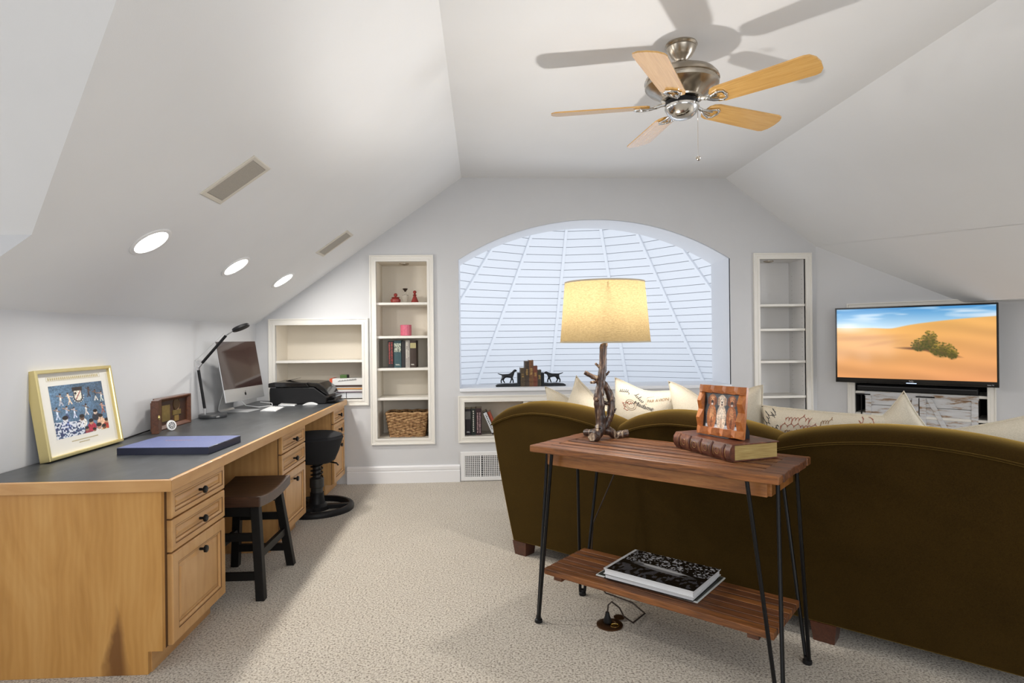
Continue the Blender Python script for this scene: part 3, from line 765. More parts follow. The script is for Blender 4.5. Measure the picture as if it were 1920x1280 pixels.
obj('medallion', MB().lathe([(.041, 0), (.041, .003), (.036, .005), (.034, .003), (.001, .003)], 28), plain('bronze', (.13, .075, .035), .4, .7), ab, (-.020, .045, .135), (0, R(90), 0), smooth=30)
m = MB(); m.M = Matrix.Translation((.004, -.190, 0)) @ Matrix.Rotation(R(-160), 4, 'Z')
m.box(-.006, .030, 0, .13, 0, .190); m.box(.030, .036, .012, .118, .012, .178)
l_ = obj('lid', m, walm, ab, bevel=.002)
obj('clasp', MB().blob((.062, -.320, .095), .006, .010, .014, 10, 8), M['brass'], ab)
md = thing('medal', 'small round white medal with wheel emblem leaning on the award box', 'medal', (-1.838, 3.70, DZT), rot=(0, R(-12), R(-28)))
obj('disc', MB().lathe([(.030, -.004), (.031, 0), (.030, .004), (.026, .005), (.001, .005)], 32), M['white_pl'], md, (0, 0, .032), (0, R(90), 0), smooth=30)
m = MB()
for k in range(8):
    a = 2*PI*k/8; m.tube([(.006, .006*math.cos(a), .032+.006*math.sin(a)), (.006, .017*math.cos(a), .032+.017*math.sin(a))], .0016, 6)
m.tube([(.006, .019*math.cos(2*PI*k/24), .032+.019*math.sin(2*PI*k/24)) for k in range(25)], .0013, 6)
obj('emblem', m, M['blackp'], md)

# ------------------------------------------------------------------ swing-arm desk lamp
dl = thing('desk_lamp', 'black swing-arm desk lamp with disc head and round base', 'lamp', (-1.86, 4.30, DZT))
bs = obj('base', MB().lathe([(.088, 0), (.090, .004), (.090, .020), (.086, .026), (.06, .028), (.001, .028)], 40), plain('dark_grey_base', (.035, .037, .040), .35), dl, smooth=35)
text('lettering', 'LED', .013, M['white_pl'], bs, (.062, -.0665, .013), (R(90), 0, R(43)))
P0, P1, P2 = Vector((-.055, 0, .05)), Vector((-.085, -.02, .350)), Vector((.115, -.05, .565))
obj('pivot', MB().tube([(-.055, 0, .02), (-.055, 0, .065)], .010, 12), M['chrome'], dl, smooth=40)
obj('arm', MB().tube([P0+Vector((0, 0, .012)), P1-Vector((0, 0, .02))], .0095, 12), M['blackp'], dl, smooth=40)
obj('arm', MB().tube([P1+(P2-P1)*.14, P2], .0095, 12), M['blackp'], dl, smooth=40)
m = MB().tube([P1-Vector((0, 0, .025)), P1+Vector((.004, 0, .0)), P1+(P2-P1)*.16], .007, 10); m.tube([P1+Vector((-.025, 0, .045)), P1+Vector((.02, 0, .03))], .003, 8); m.blob(tuple(P1), .010, .010, .010, 10, 8)
obj('elbow', m, M['chrome'], dl, smooth=40)
m = MB().tube([P0+Vector((-.008, -.012, 0)), P1+Vector((-.016, -.012, .02))], .0012, 6); m.tube([P1+Vector((-.02, -.01, .04)), P2+Vector((-.01, -.01, .015))], .0012, 6)
obj('spring_wire', m, M['alu'], dl)
P3 = P2+Vector((.045, 0, .030)); obj('stem', MB().tube([P2, P3], .0045, 10), M['chrome'], dl, smooth=40)
m = MB(); m.M = Matrix.Translation(P3+Vector((.055, 0, .022))) @ Matrix.Rotation(R(-24), 4, 'Y')
m.lathe([(.054, -.010), (.058, -.006), (.058, .008), (.054, .012), (.001, .012)], 32); obj('head', m, M['blackp'], dl, smooth=35)

# ------------------------------------------------------------------ all-in-one computer with keyboard, trackpad, mouse
imc = thing('desktop_computer', 'silver all-in-one desktop computer with dark screen facing the desk chair', 'computer', (-1.79, 4.66, DZT), R(81))
tilt = Matrix.Translation((0, -.02, .085)) @ Matrix.Rotation(R(-10), 4, 'X')
SW, SH = .265, .445
m = MB(); m.M = tilt; m.box(-SW, SW, -.004, .006, 0, SH); obj('housing', m, M['alu'], imc, bevel=.006)
scm = plain('dark_screen', (.028, .014, .014), .06, Specular_IOR_Level=.6)
m = MB(); m.M = tilt; m.box(-SW+.002, SW-.002, -.0055, -.0042, .095, SH-.002); obj('screen', m, scm, imc)
m = MB(); m.M = tilt
m.prism([(.012*math.cos(a)*(1-.12*math.cos(2*a)), .047+.012*math.sin(a)) for a in [2*PI*k/20 for k in range(20)]], -.0052, -.0042, 'y')
m.prism([(.000, .062), (.006, .061), (.008, .069), (.002, .067)], -.0052, -.0042, 'y'); obj('logo', m, M['blackp'], imc)
m = MB(); m.M = tilt; m.blob((0, .0365, .24), .20, .034, .17, 20, 10, 1, .7); obj('rear_shell', m, M['alu'], imc, smooth=60)
path = [(0, .030, .235), (0, .085, .20), (0, .135, .05), (0, .140, .018), (0, .125, .006), (0, -.085, .004)]
m = MB(); th_ = .0045; L = []
for (x, y, z) in path: L.append((y, z))
off = []
for i, (y, z) in enumerate(L):
    a = Vector(L[min(i+1, len(L)-1)])-Vector(L[max(i-1, 0)]); nx = Vector((-a.y, a.x)).normalized()*th_; off.append((y+nx.x, z+nx.y))
ring_ = L+off[::-1]
ring_ = [(y, max(z, .0003)) for y, z in ring_]
m.prism([(y, z) for y, z in ring_], -.095, .095, 'x'); obj('stand', m, M['alu'], imc)
kb = thing('keyboard', 'slim white wireless keyboard in front of the computer', 'keyboard', (-1.595, 4.72, DZT), R(95))
m = MB(); m.prism([(-.057, 0), (.057, 0), (.057, .012), (-.057, .004)], -.14, .14, 'x'); obj('body', m, M['alu'], kb, bevel=.001)
kme = build(MB().box(-.0088, .0088, -.0082, .0082, 0, .002), 'key'); kme.materials.append(M['white_pl'])
for r in range(5):
    for c in range(13):
        if r == 0 and 3 <= c <= 8: continue
        y = -.043+.0205*r
        mesh_obj('key', kme, None, kb, (-.125+.0208*c, y, .004+.008*(y+.057)/.114), (R(4), 0, 0))
box('space_bar', (-.064, .044, -.051, -.035, .0046, .0072), M['white_pl'], kb)
tp = thing('trackpad', 'small silver trackpad beside the keyboard', 'trackpad', (-1.575, 5.02, DZT), R(98))
m = MB(); m.prism([(-.065, 0), (.065, 0), (.065, .012), (-.065, .004)], -.065, .065, 'x'); obj('body', m, M['alu'], tp, bevel=.002)
box('pad', (-.062, .062, -.060, .060, .0085, .0095), plain('pad_grey', (.5, .5, .5), .4), tp, rot=(R(3.5), 0, 0))
ms = thing('computer_mouse', 'low white curved computer mouse in front of the printer', 'mouse', (-1.392, 5.0, DZT), R(5))
m = MB(); pr = [(-.057+.114*i/12) for i in range(13)]
m.prism([(x, .004+.018*(1-(x/.058)**2)) for x in pr]+[(x, .002+.003*(1-(x/.058)**2)) for x in pr[::-1]], -.027, .027, 'y')
obj('shell', m, M['white_pl'], ms, bevel=.004)
box('base_plate', (-.05, .05, -.022, .022, 0, .004), M['alu'], ms)
cbl = thing('power_cable', 'white cable curling from the computer towards the printer', 'cable', (-1.72, 4.98, DZT))
obj('wire', MB().tube([(-.16, -.22, .10), (-.10, -.20, .03), (-.03, -.12, .006), (.04, -.02, .006), (.02, .03, .02), (-.08, .05, .03)], .003, 8), M['white_pl'], cbl, smooth=60)
cbl = thing('power_cable', 'black cable lying along the wall between poster and award box', 'cable', (-1.945, 3.45, DZT))
obj('wire', MB().tube([(0, -.18, .004), (.005, -.05, .004), (.0, .06, .006), (.004, .20, .012)], .004, 8), M['blackp'], cbl, smooth=60)

# ------------------------------------------------------------------ printer
pt = thing('printer', 'black all-in-one inkjet printer at the far end of the desk', 'printer', (-1.50, 5.225, DZT))
m = MB(); m.prism([(-.235, 0), (.215, 0), (.222, .05), (.215, .07), (.12, .140), (-.235, .140), (-.240, .10)], -.165, .165, 'y'); obj('body', m, M['blackp'], pt, bevel=.008)
m = MB(); m.prism([(-.245, .142), (.085, .142), (.06, .178), (-.20, .184), (-.245, .176)], -.170, .170, 'y'); obj('scanner_lid', m, M['blackgloss'], pt, bevel=.006)
m = MB(); m.prism([(.088, .146), (.130, .140), (.235, .070), (.245, .075), (.215, .130), (.160, .172), (.065, .180)], -.166, .166, 'y'); obj('control_panel', m, M['blackgloss'], pt, bevel=.008)
m = MB(); m.M = Matrix.Translation((.165, 0, .150)) @ Matrix.Rotation(R(36), 4, 'Y'); m.box(-.028, .028, -.05, .05, 0, .004); obj('display', m, plain('grey_display', (.18, .18, .19), .15), pt)
m = MB(); m.prism([(.215, .012), (.275, .020), (.285, .045), (.280, .05), (.270, .030), (.215, .024)], -.12, .12, 'y'); obj('paper_tray', m, M['blackp'], pt)
m = MB(); m.M = Matrix.Translation((.25, 0, .055)) @ Matrix.Rotation(R(-14), 4, 'Y'); m.box(-.04, .075, -.07, .07, 0, .003); obj('output_flap', m, M['blackgloss'], pt)
m = MB(); m.M = Matrix.Translation((-.14, .06, .185)) @ Matrix.Rotation(R(-12), 4, 'Y'); m.box(-.02, .08, -.05, .05, 0, .003); obj('rear_paper_guide', m, M['blackgloss'], pt)
m = MB(); m.box(-.225, -.185, -.1665, -.1645, .1405, .1450); obj('badge', m, M['chrome'], pt)
# ------------------------------------------------------------------ things on the built-in shelves
YN = YB
pinkglass = plain('ruby_glass', (.36, .055, .045), .15, Transmission_Weight=.25, IOR=1.45)
clearg = plain('clear_glass', (.95, .93, .88), .06, Transmission_Weight=.9, IOR=1.3)
S1 = 1.603
t = thing('perfume_bottle', 'squat ruby glass jar with ball stopper on the top shelf', 'bottle', (-.775, YN+.11, S1), group='perfume bottles')
obj('body', MB().lathe([(.030, 0), (.042, .006), (.046, .022), (.044, .034), (.030, .044), (.028, .048)], 28), pinkglass, t, smooth=40)
obj('rim', MB().lathe([(.034, .046), (.040, .050), (.034, .054), (.012, .056)], 24), pinkglass, t, smooth=40)
obj('stopper', MB().blob((0, 0, .073), .017, .017, .017, 16, 12), pinkglass, t, smooth=60)
t = thing('perfume_bottle', 'slender clear glass bottle with dark flared cap', 'bottle', (-.690, YN+.13, S1), group='perfume bottles')
obj('body', MB().lathe([(.012, 0), (.016, .004), (.028, .055), (.028, .072), (.022, .078), (.011, .082), (.010, .105)], 24), clearg, t, smooth=30)
obj('cap', MB().lathe([(.006, .103), (.009, .110), (.020, .124), (.026, .130), (.020, .134), (.001, .134)], 20), plain('dark_cap', (.03, .018, .012), .3), t, smooth=40)
t = thing('perfume_bottle', 'flared ruby glass bottle with ball stopper on the top shelf', 'bottle', (-.602, YN+.11, S1), group='perfume bottles')
obj('body', MB().lathe([(.032, 0), (.035, .006), (.031, .018), (.020, .045), (.013, .062), (.012, .066)], 24), pinkglass, t, smooth=40)
obj('rim', MB().lathe([(.012, .064), (.021, .070), (.012, .076), (.008, .084)], 20), pinkglass, t, smooth=40)
obj('stopper', MB().blob((0, 0, .098), .016, .016, .016, 16, 12), pinkglass, t, smooth=60)
t = thing('candle', 'pink glass candle holder on the second shelf', 'candle', (-.686, YN+.12, 1.305))
obj('glass', MB().lathe([(.040, 0), (.050, .004), (.051, .098), (.048, .100), (.046, .012), (.001, .010)], 32, caps=True), plain('pink_glass', (.62, .13, .20), .3, var=.12, vscale=60), t, smooth=35)
obj('wax', MB().lathe([(.044, .012), (.044, .075), (.001, .072)], 24), plain('pink_wax', (.55, .10, .17), .6), t, smooth=35)
# books: local x = thickness, y = depth (spine at y=0, facing the room), z = height
def book(label, x, y, z, th, h, d, cover, group=None, bands=(), letter=None, rot=(0, 0, 0), cat='book', round_=True, hub=None):
    t = thing('book', label, cat, (x+th/2, y, z), rot=rot, group=group)
    c = .0022; m = MB()
    m.box(-th/2, -th/2+c, .004, d, 0, h); m.box(th/2-c, th/2, .004, d, 0, h)
    k = 6; arc = [(-th/2+th*i/k, .004*(abs(2*i/k-1))**2*1.0) for i in range(k+1)]
    m.prism(arc+[(th/2, .007), (-th/2, .007)], 0, h, 'z')
    obj('cover', m, cover, t)
    box('pages', (-th/2+c, th/2-c, .006, d-.004, .003, h-.003), M['pages'], t)
    for (z0, z1, mat) in bands: box('spine_panel', (-th/2+.0015, th/2-.0015, -.0004, .002, z0, z1), mat, t)
    if hub:
        for zz in hub[0]: box('raised_band', (-th/2+.0005, th/2-.0005, -.002, .003, zz-.003, zz+.003), hub[1], t)
    if letter:
        for (body, size, mat, dx, zc, sx) in letter:
            text('spine_lettering', body, size, mat, t, (dx, -.0008, zc), (R(90), R(90), 0), sx=sx, extrude=.0004)
    return t
def marks(t, n, x, z0, z1, w, mat, seed=1):
    r = random.Random(seed); m = MB(); z = z0; st_ = (z1-z0)/n
    for i in range(n):
        m.box(x-w/2*r.uniform(.6, 1), x+w/2*r.uniform(.6, 1), -.0012, .0005, z0+st_*i+st_*.15, z0+st_*i+st_*r.uniform(.6, .85))
    obj('spine_lettering', m, mat, t)
cb = lambda n, c, r=.55: plain(n, c, r, var=.08, vscale=50)
red_ink = plain('red_ink', (.45, .06, .05), .5); ivory = plain('ivory_ink', (.70, .68, .60), .5); silver = plain('silver_ink', (.62, .62, .62), .4)
S3 = 1.019; g = 'books on the tall bookcase'
blk = cb('black_cover', (.014, .012, .013)); teal = cb('teal_cover', (.03, .075, .085)); grey = cb('grey_cover', (.34, .31, .28)); brn = cb('brown_cover', (.045, .026, .018)); navyc = cb('navy_cover', (.012, .013, .022))
t = book('black book with red lettering, leftmost in the tall bookcase row', -.842, YN+.06, S3, .050, .242, .17, blk, g); marks(t, 14, -.011, .035, .232, .014, red_ink, 3); marks(t, 15, .011, .035, .234, .014, red_ink, 4)
panelm = NT('mottled_panel'); panelm.base(panelm.ramp(panelm.noise(panelm.coords(), 90, 2), [(.42, (.04, .05, .05)), (.52, (.42, .48, .38)), (.7, (.62, .62, .50))]))
t = book('teal book with pale patterned panel on the spine', -.788, YN+.06, S3, .064, .245, .17, teal, g, bands=[(.142, .220, panelm.m)]); marks(t, 2, 0, .022, .034, .045, ivory, 8)
book('plain black book between teal and grey books', -.722, YN+.065, S3, .040, .240, .17, blk, g)
t = book('grey book with white lettering in the tall bookcase row', -.686, YN+.06, S3, .040, .246, .17, grey, g); marks(t, 4, -.005, .195, .235, .010, ivory, 5); marks(t, 9, -.008, .085, .165, .011, ivory, 6); marks(t, 7, .008, .095, .155, .010, ivory, 7)
t = book('dark brown book with yellow panel, rightmost in the tall bookcase row', -.644, YN+.06, S3, .054, .243, .17, brn, g, bands=[(.175, .222, cb('straw_panel', (.42, .37, .18)))]); marks(t, 2, -.004, .022, .034, .034, ivory, 9)
# basket woven from seagrass
bk = thing('wicker_basket', 'rectangular woven seagrass basket on the bottom shelf', 'basket', (-.678, YN+.145, NT_[2]))
wick = NT('seagrass'); wick.set(Roughness=.75); wick.base(wick.ramp(wick.noise(wick.coords(), 45, 3), [(.3, (.16, .075, .028)), (.5, (.36, .20, .085)), (.72, (.56, .37, .18))]))
def brect(z): k = .150+.034*(z/.225); return k, .095+.028*(z/.225)
rows = 15
for r_ in range(rows):
    z = .010+.205*r_/(rows-1); hx_, hy_ = brect(z); n = 64; pts = []
    per = [(-hx_, -hy_), (hx_, -hy_), (hx_, hy_), (-hx_, hy_)]
    for s in range(4):
        a, b = per[s], per[(s+1) % 4]
        for i in range(16):
            f = i/16; q = s*16+i; wob = .0045*math.sin(PI*(q*.5+r_))
            x, y = a[0]+(b[0]-a[0])*f, a[1]+(b[1]-a[1])*f
            nx, ny = [(0, -1), (1, 0), (0, 1), (-1, 0)][s]
            pts.append((x+nx*wob, y+ny*wob, z+.0025*math.sin(q*1.3+r_*2.1)))
    pts.append(pts[0])
    obj('weave_strand', MB().tube(pts, .0075 if r_ < rows-1 else .009, 6, caps=False), wick.m, bk, smooth=60)
m = MB(); 
for z, s in ((0.0, 0), (.215, 1)): pass
h0, y0_ = brect(0); h1, y1_ = brect(.21)
m.add([(-h0+.004, -y0_+.004, .003), (h0-.004, -y0_+.004, .003), (h0-.004, y0_-.004, .003), (-h0+.004, y0_-.004, .003), (-h1+.004, -y1_+.004, .21), (h1-.004, -y1_+.004, .21), (h1-.004, y1_-.004, .21), (-h1+.004, y1_-.004, .21)],
      [(0, 1, 2, 3), (0, 1, 5, 4), (1, 2, 6, 5), (2, 3, 7, 6), (3, 0, 4, 7)])
obj('lining', m, plain('basket_inner', (.06, .03, .014), .9), bk)
for i in range(9):
    for sy in (-1, 1):
        f = -.9+1.8*i/8; obj('stake', MB().tube([(f*h0, sy*(y0_), 0), (f*h1, sy*(y1_), .215)], .004, 6), wick.m, bk)
# books in the low bookcase
S4 = NB[2]; g = 'books in the low bookcase'
t = book('dark purple book with grey panel, leftmost in the low bookcase', -.157, YN+.05, S4, .052, .236, .17, cb('aubergine_cover', (.016, .011, .016)), g, bands=[(.145, .215, cb('grey_panel', (.12, .115, .11)))]); marks(t, 2, 0, .024, .036, .035, silver, 12)
t = book('black book with white vertical title in the low bookcase', -.102, YN+.045, S4, .040, .240, .17, cb('green_black_cover', (.012, .017, .014)), g); marks(t, 11, 0, .03, .225, .012, ivory, 14)
t = book('maroon book with pink lettering in the low bookcase', -.060, YN+.045, S4, .050, .242, .17, cb('maroon_cover', (.030, .010, .014)), g); marks(t, 14, -.009, .02, .205, .012, plain('pink_ink', (.55, .38, .38), .5), 15); marks(t, 15, .011, .02, .205, .012, plain('pink_ink2', (.52, .36, .38), .5), 16)
t = book('black book with white panel leaning over in the low bookcase', .045, YN+.05, S4+.003, .034, .225, .16, cb('black_red_cover', (.018, .014, .016)), g, rot=(0, R(-23), 0), bands=[(.02, .215, plain('white_panel', (.60, .62, .64), .5))]); t.location.x = .105; marks(t, 9, 0, .05, .20, .010, blk, 18)
t = book('orange-red book leaning behind the black one', .088, YN+.06, S4+.003, .028, .22, .16, cb('orange_cover', (.32, .055, .022)), g, rot=(0, R(-23), 0)); t.location.x = .140
# stack of papers and boxes in the low wide shelf
S0 = NL[2]
wbx = plain('white_box', (.66, .68, .71), .5)
for i, (x0, x1) in enumerate(((-1.40, -1.212), (-1.206, -1.032))):
    t = thing('storage_box', ['white storage box, left one under the paper stack', 'white storage box, right one under the paper stack'][i], 'box', ((x0+x1)/2, YN+.13, S0), group='white boxes under the papers')
    hw = (x1-x0)/2; box('body', (-hw, hw, -.10, .12, 0, .046), wbx, t, bevel=.002); box('lid', (-hw-.001, hw+.001, -.102, .122, .040, .050), wbx, t, bevel=.001)
z = S0+.0505
def flat(name, label, cat, x0, x1, d, h, mats, rz=0):
    global z
    t = thing(name, label, cat, ((x0+x1)/2, YN+.13, z), rz); hw = (x1-x0)/2
    if len(mats) == 1: box('body', (-hw, hw, -d/2, d/2, 0, h), mats[0], t, bevel=.001)
    else:
        box('cover', (-hw, hw, -d/2, d/2, 0, h*.15), mats[0], t); box('pages', (-hw+.002, hw-.002, -d/2+.002, d/2-.002, h*.15, h*.85), mats[1], t); box('cover', (-hw, hw, -d/2, d/2, h*.85, h), mats[0], t)
    z += h+.0004; return t
flat('magazine', 'thin dark purple magazine on the white boxes', 'magazine', -1.365, -1.036, .22, .007, [cb('purple_cover', (.05, .012, .03))])
flat('magazine', 'white magazine under the orange folder', 'magazine', -1.36, -1.04, .21, .020, [plain('glossy_white', (.72, .73, .76), .35), M['paper']], R(1))
flat('folder', 'orange cardboard folder in the paper stack', 'folder', -1.38, -1.036, .22, .010, [plain('orange_card', (.62, .30, .09), .6)], R(-1))
flat('papers', 'loose grey papers under the white book', 'papers', -1.35, -1.06, .20, .010, [plain('grey_paper', (.42, .43, .42), .7)], R(2))
flat('tablet_case', 'dark brown leather case under the white book', 'case', -1.345, -1.036, .20, .016, [cb('dark_leather', (.045, .022, .016))])
t = flat('boxed_book', 'white boxed book with orange ends on top of the stack', 'box', -1.355, -1.036, .19, .058, [plain('white_card', (.74, .74, .72), .45)])
hw = .1595
for s in (-1, 1): box('orange_end', (min(s*hw, s*(hw-.024)), max(s*hw, s*(hw-.024)), -.0958, .0955, .012, .0585), plain('orange_print', (.62, .09, .03), .5), t)
m = MB()
for i in range(22): m.box(-.085+.0075*i, -.085+.0075*i+.004, -.0962, -.094, .030+.0006*i, .038+.0007*i+.002*(i % 3))
obj('title_lettering', m, M['blackp'], t)
t = thing('small_box', 'small green box resting on the white boxed book', 'box', (-1.245, YN+.12, z)); box('body', (-.032, .030, -.03, .03, 0, .030), plain('green_box', (.055, .12, .025), .5), t, bevel=.003); box('band', (.030, .038, -.03, .03, 0, .028), M['blackp'], t)
t = thing('wire_handle', 'small dark bent wire standing beside the white boxed book', 'wire', (-1.385, YN+.06, S0+.052)); obj('wire', MB().tube([(-.02, 0, .06), (.0, 0, .045), (.012, 0, .02), (.004, 0, .004)], .0025, 6), M['black'], t)
# ------------------------------------------------------------------ dog bookends and old books on the window sill
bronze = plain('dark_bronze', (.020, .022, .026), .42, .55, var=.3, vscale=30)
def bookend(label, x, flip, headup):
    t = thing('dog_bookend', label, 'bookend', (x, YB+.15, AZ0+.001), group='dog bookends on the sill'); f = -1 if flip else 1
    m = MB(); pr = [(-.115, 0), (.105, 0), (.105, .026), (.07, .030), (.03, .026), (-.02, .029), (-.07, .025), (-.10, .022), (-.118, .012)]
    m.prism([(f*a, b) for a, b in pr], -.045, .045, 'y'); obj('base', m, bronze, t, bevel=.004)
    m = MB(); m.prism([(f*.082, .024), (f*.106, .024), (f*.106, .125), (f*.082, .125)], -.042, .042, 'y')
    obj('upright', m, bronze, t, bevel=.003)
    # dog: one continuous skinned body
    me = bpy.data.meshes.new('dog'); V = []; E_ = []; Rr = []
    def chain(pts, rad, start=None):
        prev = start
        for p, r in zip(pts, rad):
            V.append((f*p[0], p[1], p[2])); Rr.append(r); i = len(V)-1
            if prev is not None: E_.append((prev, i))
            prev = i
        return prev
    chain([(-.045, 0, .098), (-.020, 0, .100), (.005, 0, .098), (.030, 0, .102)], [.016, .0165, .018, .019])
    hip, sh = 0, 3
    nz = .030 if headup else .006
    chain([(.046, 0, .112+nz*.5), (.056, 0, .118+nz), (.066, 0, .116+nz), (.080, 0, .110+nz)], [.013, .011, .012, .006], sh)
    chain([(-.058, 0, .108), (-.078, 0, .113), (-.098, 0, .122)], [.006, .005, .003], hip)
    for s in (-1, 1):
        chain([(.032, .009*s, .078), (.034+.010*s, .011*s, .055), (.030+.016*s, .011*s, .031)], [.009, .006, .006], sh)
        chain([(-.046+.004*s, .010*s, .078), (-.058+.010*s, .012*s, .056), (-.048+.016*s, .012*s, .031)], [.012, .006, .006], hip)
    me.from_pydata(V, E_, []); o = mesh_obj('dog', me, bronze, t)
    o.modifiers.new('skin', 'SKIN'); sv = me.skin_vertices[0].data
    for i, r in enumerate(Rr): sv[i].radius = (r, r)
    sv[0].use_root = True
    sd = o.modifiers.new('sub', 'SUBSURF'); sd.levels = 1; sd.render_levels = 2
    m = MB()
    for s in (-1, 1): m.blob((f*.060, .011*s, .112+nz), .006, .004, .011, 8, 6)
    obj('ear', m, bronze, o, smooth=60)
bookend('dark bronze pointer dog bookend at the left of the sill books', .242, False, True)
bookend('dark bronze dog bookend at the right of the sill books', .652, True, False)
g = 'old books between the dog bookends'
gold = plain('gold_tooling', (.42, .27, .09), .4, .5)
lea = lambda n, c: plain(n, c, .5, var=.35, vscale=35)
bx = .352; Ys = YB+.10; zs = AZ0+.001
for (lab, th, h, c, hubs) in (('short olive leather book at the left of the sill row', .040, .170, (.07, .045, .020), [.03, .055, .08, .105, .13, .15]),
        ('tall black and brown leather book in the sill row', .038, .232, (.045, .026, .014), [.05, .10, .15, .19]), ('tallest tan leather book with gilt spine on the sill', .040, .240, (.15, .062, .020), [.045, .09, .14, .19]),
        ('red-brown leather book in the sill row', .036, .188, (.15, .038, .016), [.04, .09, .13]), ('short dark green book beside the right dog bookend', .034, .150, (.035, .028, .015), [.04, .11])):
    cm = lea('leather_'+str(int(h*1000)), c)
    t = book(lab, bx, Ys, zs, th, h, .155, cm, g, hub=(hubs, cm))
    marks(t, 5, 0, h*.45, h*.7, th*.6, gold, int(h*1000)); bx += th+.0006
# ------------------------------------------------------------------ sofa
def velvet():
    t = NT('olive_velvet'); t.set(Roughness=.9)
    n1 = t.noise(t.coords(), 240, 3, .7); n2 = t.noise(t.coords(), 6, 3)
    c = t.ramp(n2, [(.3, (.020, .0096, .0011)), (.7, (.030, .0148, .0019))])
    c = t.mix(.35, c, t.ramp(n1, [(.3, (.010, .005, .0006)), (.7, (.048, .028, .0040))]))
    t.base(c); t.bump(n1, .25, .002)
    t.b.inputs['Specular IOR Level'].default_value = .08; t.b.inputs['Sheen Weight'].default_value = .95; t.b.inputs['Sheen Roughness'].default_value = .42; t.b.inputs['Sheen Tint'].default_value = (.62, .40, .10, 1)
    return t.m
M['velvet'] = velvet()
M['foot'] = wood('red_foot_wood', (.035, .010, .005), (.075, .022, .010), (.11, .035, .016), (4, 4, 4), 4, .35, .05, .3)
SO = (.173, 3.60, 0); SA = R(-43.06)
so = thing('sofa', 'olive brown velvet sofa with three arched back sections seen from behind', 'sofa', SO, SA)
HUMPS = [(-.090, .30, .768, .830, .922, .852), (.768, 1.095, 1.532, .852, .928, .862), (1.532, 1.99, 2.56, .862, .930, .835)]
def hump_z(h, s):
    s0, sc_, s1, z0, zc, z1 = h
    if s < sc_: return zc-(zc-z0)*((sc_-s)/(sc_-s0))**2.0
    return zc-(zc-z1)*((s-sc_)/(s1-sc_))**2.0
def back_y(z): return -.105*(z-.08)/.80                # rear plane leans towards the camera
def edge_s(s, z):                                       # both ends flare outwards with height
    f = (z-.08)/.80
    lo = .0-.090*f; hi = 2.47+.090*f
    return lo+(hi-lo)*(s+.090)/(2.56+.090)
# rear panel: grid from the bottom rail up to the piping line
NS = 96; NZ = 14; PIP = .062
ss = [-.090+2.65*i/NS for i in range(NS+1)]
def ztop(s):
    for h in HUMPS:
        if s <= h[2]+1e-9: return hump_z(h, s)
    return HUMPS[-1][5]
m = MB(); vs = []
for s in ss:
    zt = ztop(s)-PIP
    for j in range(NZ+1):
        z = .08+(zt-.08)*j/NZ; vs.append((edge_s(s, z), back_y(z)-.012*math.sin(PI*j/NZ)*0.6, z))
nb = len(vs)
for s in ss:
    zt = ztop(s)-PIP
    for j in range(NZ+1):
        z = .08+(zt-.08)*j/NZ; vs.append((edge_s(s, z), back_y(z)+.10, z))
fs = []; k = NZ+1
for i in range(NS):
    for j in range(NZ):
        a = i*k+j; fs += [(a, a+k, a+k+1, a+1), (nb+a, nb+a+1, nb+a+k+1, nb+a+k)]
    fs += [(i*k, nb+i*k, nb+(i+1)*k, (i+1)*k), (i*k+NZ, (i+1)*k+NZ, nb+(i+1)*k+NZ, nb+i*k+NZ)]
for j in range(NZ): fs += [(j, j+1, nb+j+1, nb+j), (NS*k+j, nb+NS*k+j, nb+NS*k+j+1, NS*k+j+1)]
m.add(vs, fs); obj('back_panel', m, M['velvet'], so, smooth=50, bevel=.006)
# rolled top sections with piping
for hi_, h in enumerate(HUMPS):
    s0, s1 = h[0], h[2]; n = 36; m = MB(); vs = []; NP = 16
    for i in range(n+1):
        s = s0+(s1-s0)*i/n; zt = hump_z(h, s); e = min(i, n-i)/n; sh = min(1.0, .55+.45*math.sqrt(min(1, e*9)))
        zp = zt-PIP
        if not ((hi_ == 0 and i < n/2) or (hi_ == 2 and i > n/2)): sh = min(1.0, .86+.14*math.sqrt(min(1, e*9)))
        yb = back_y(zp); D = .175
        for j in range(NP+1):
            a = PI*j/NP; hh = PIP*sh
            y = yb+D/2-math.cos(a)*(D/2+.006); zz = zp+hh*(math.sin(a)**.62)
            vs.append((edge_s(s, zp), y, zz))
        vs.append((edge_s(s, zp), yb+D-.02, .42)); vs.append((edge_s(s, zp), yb+.09, .42)); vs.append((edge_s(s, zp), yb+.085, zp-.02))
    kk = NP+4
    fs = [(i*kk+j, i*kk+(j+1) % kk, (i+1)*kk+(j+1) % kk, (i+1)*kk+j) for i in range(n) for j in range(kk)]
    fs += [tuple(range(kk)), tuple(range(n*kk, (n+1)*kk))]
    m.add(vs, fs); b = obj('back_cushion', m, M['velvet'], so, smooth=55)
    pts = []
    for i in range(n+1):
        s = s0+(s1-s0)*i/n; zp = hump_z(h, s)-PIP; pts.append((edge_s(s, zp), back_y(zp)-.006, zp-.001))
    obj('piping', MB().tube(pts, .0048, 8), M['velvet'], b, smooth=60)
box('seat_base', (.06, 2.41, .06, .88, .08, .27), M['velvet'], so, bevel=.02)
for i in range(3):
    box('seat_cushion', (.20+.69*i, .20+.69*i+.68, .12, .92, .27, .43), M['velvet'], so, bevel=.04)
for s in (0, 1):
    m = MB(); x0 = -.02 if s == 0 else 2.30
    m.box(x0, x0+.19, .05, .86, .10, .56); m.tube([(x0+.095, .04, .55), (x0+.095, .88, .55)], .105, 20)
    obj('arm', m, M['velvet'], so, smooth=40)
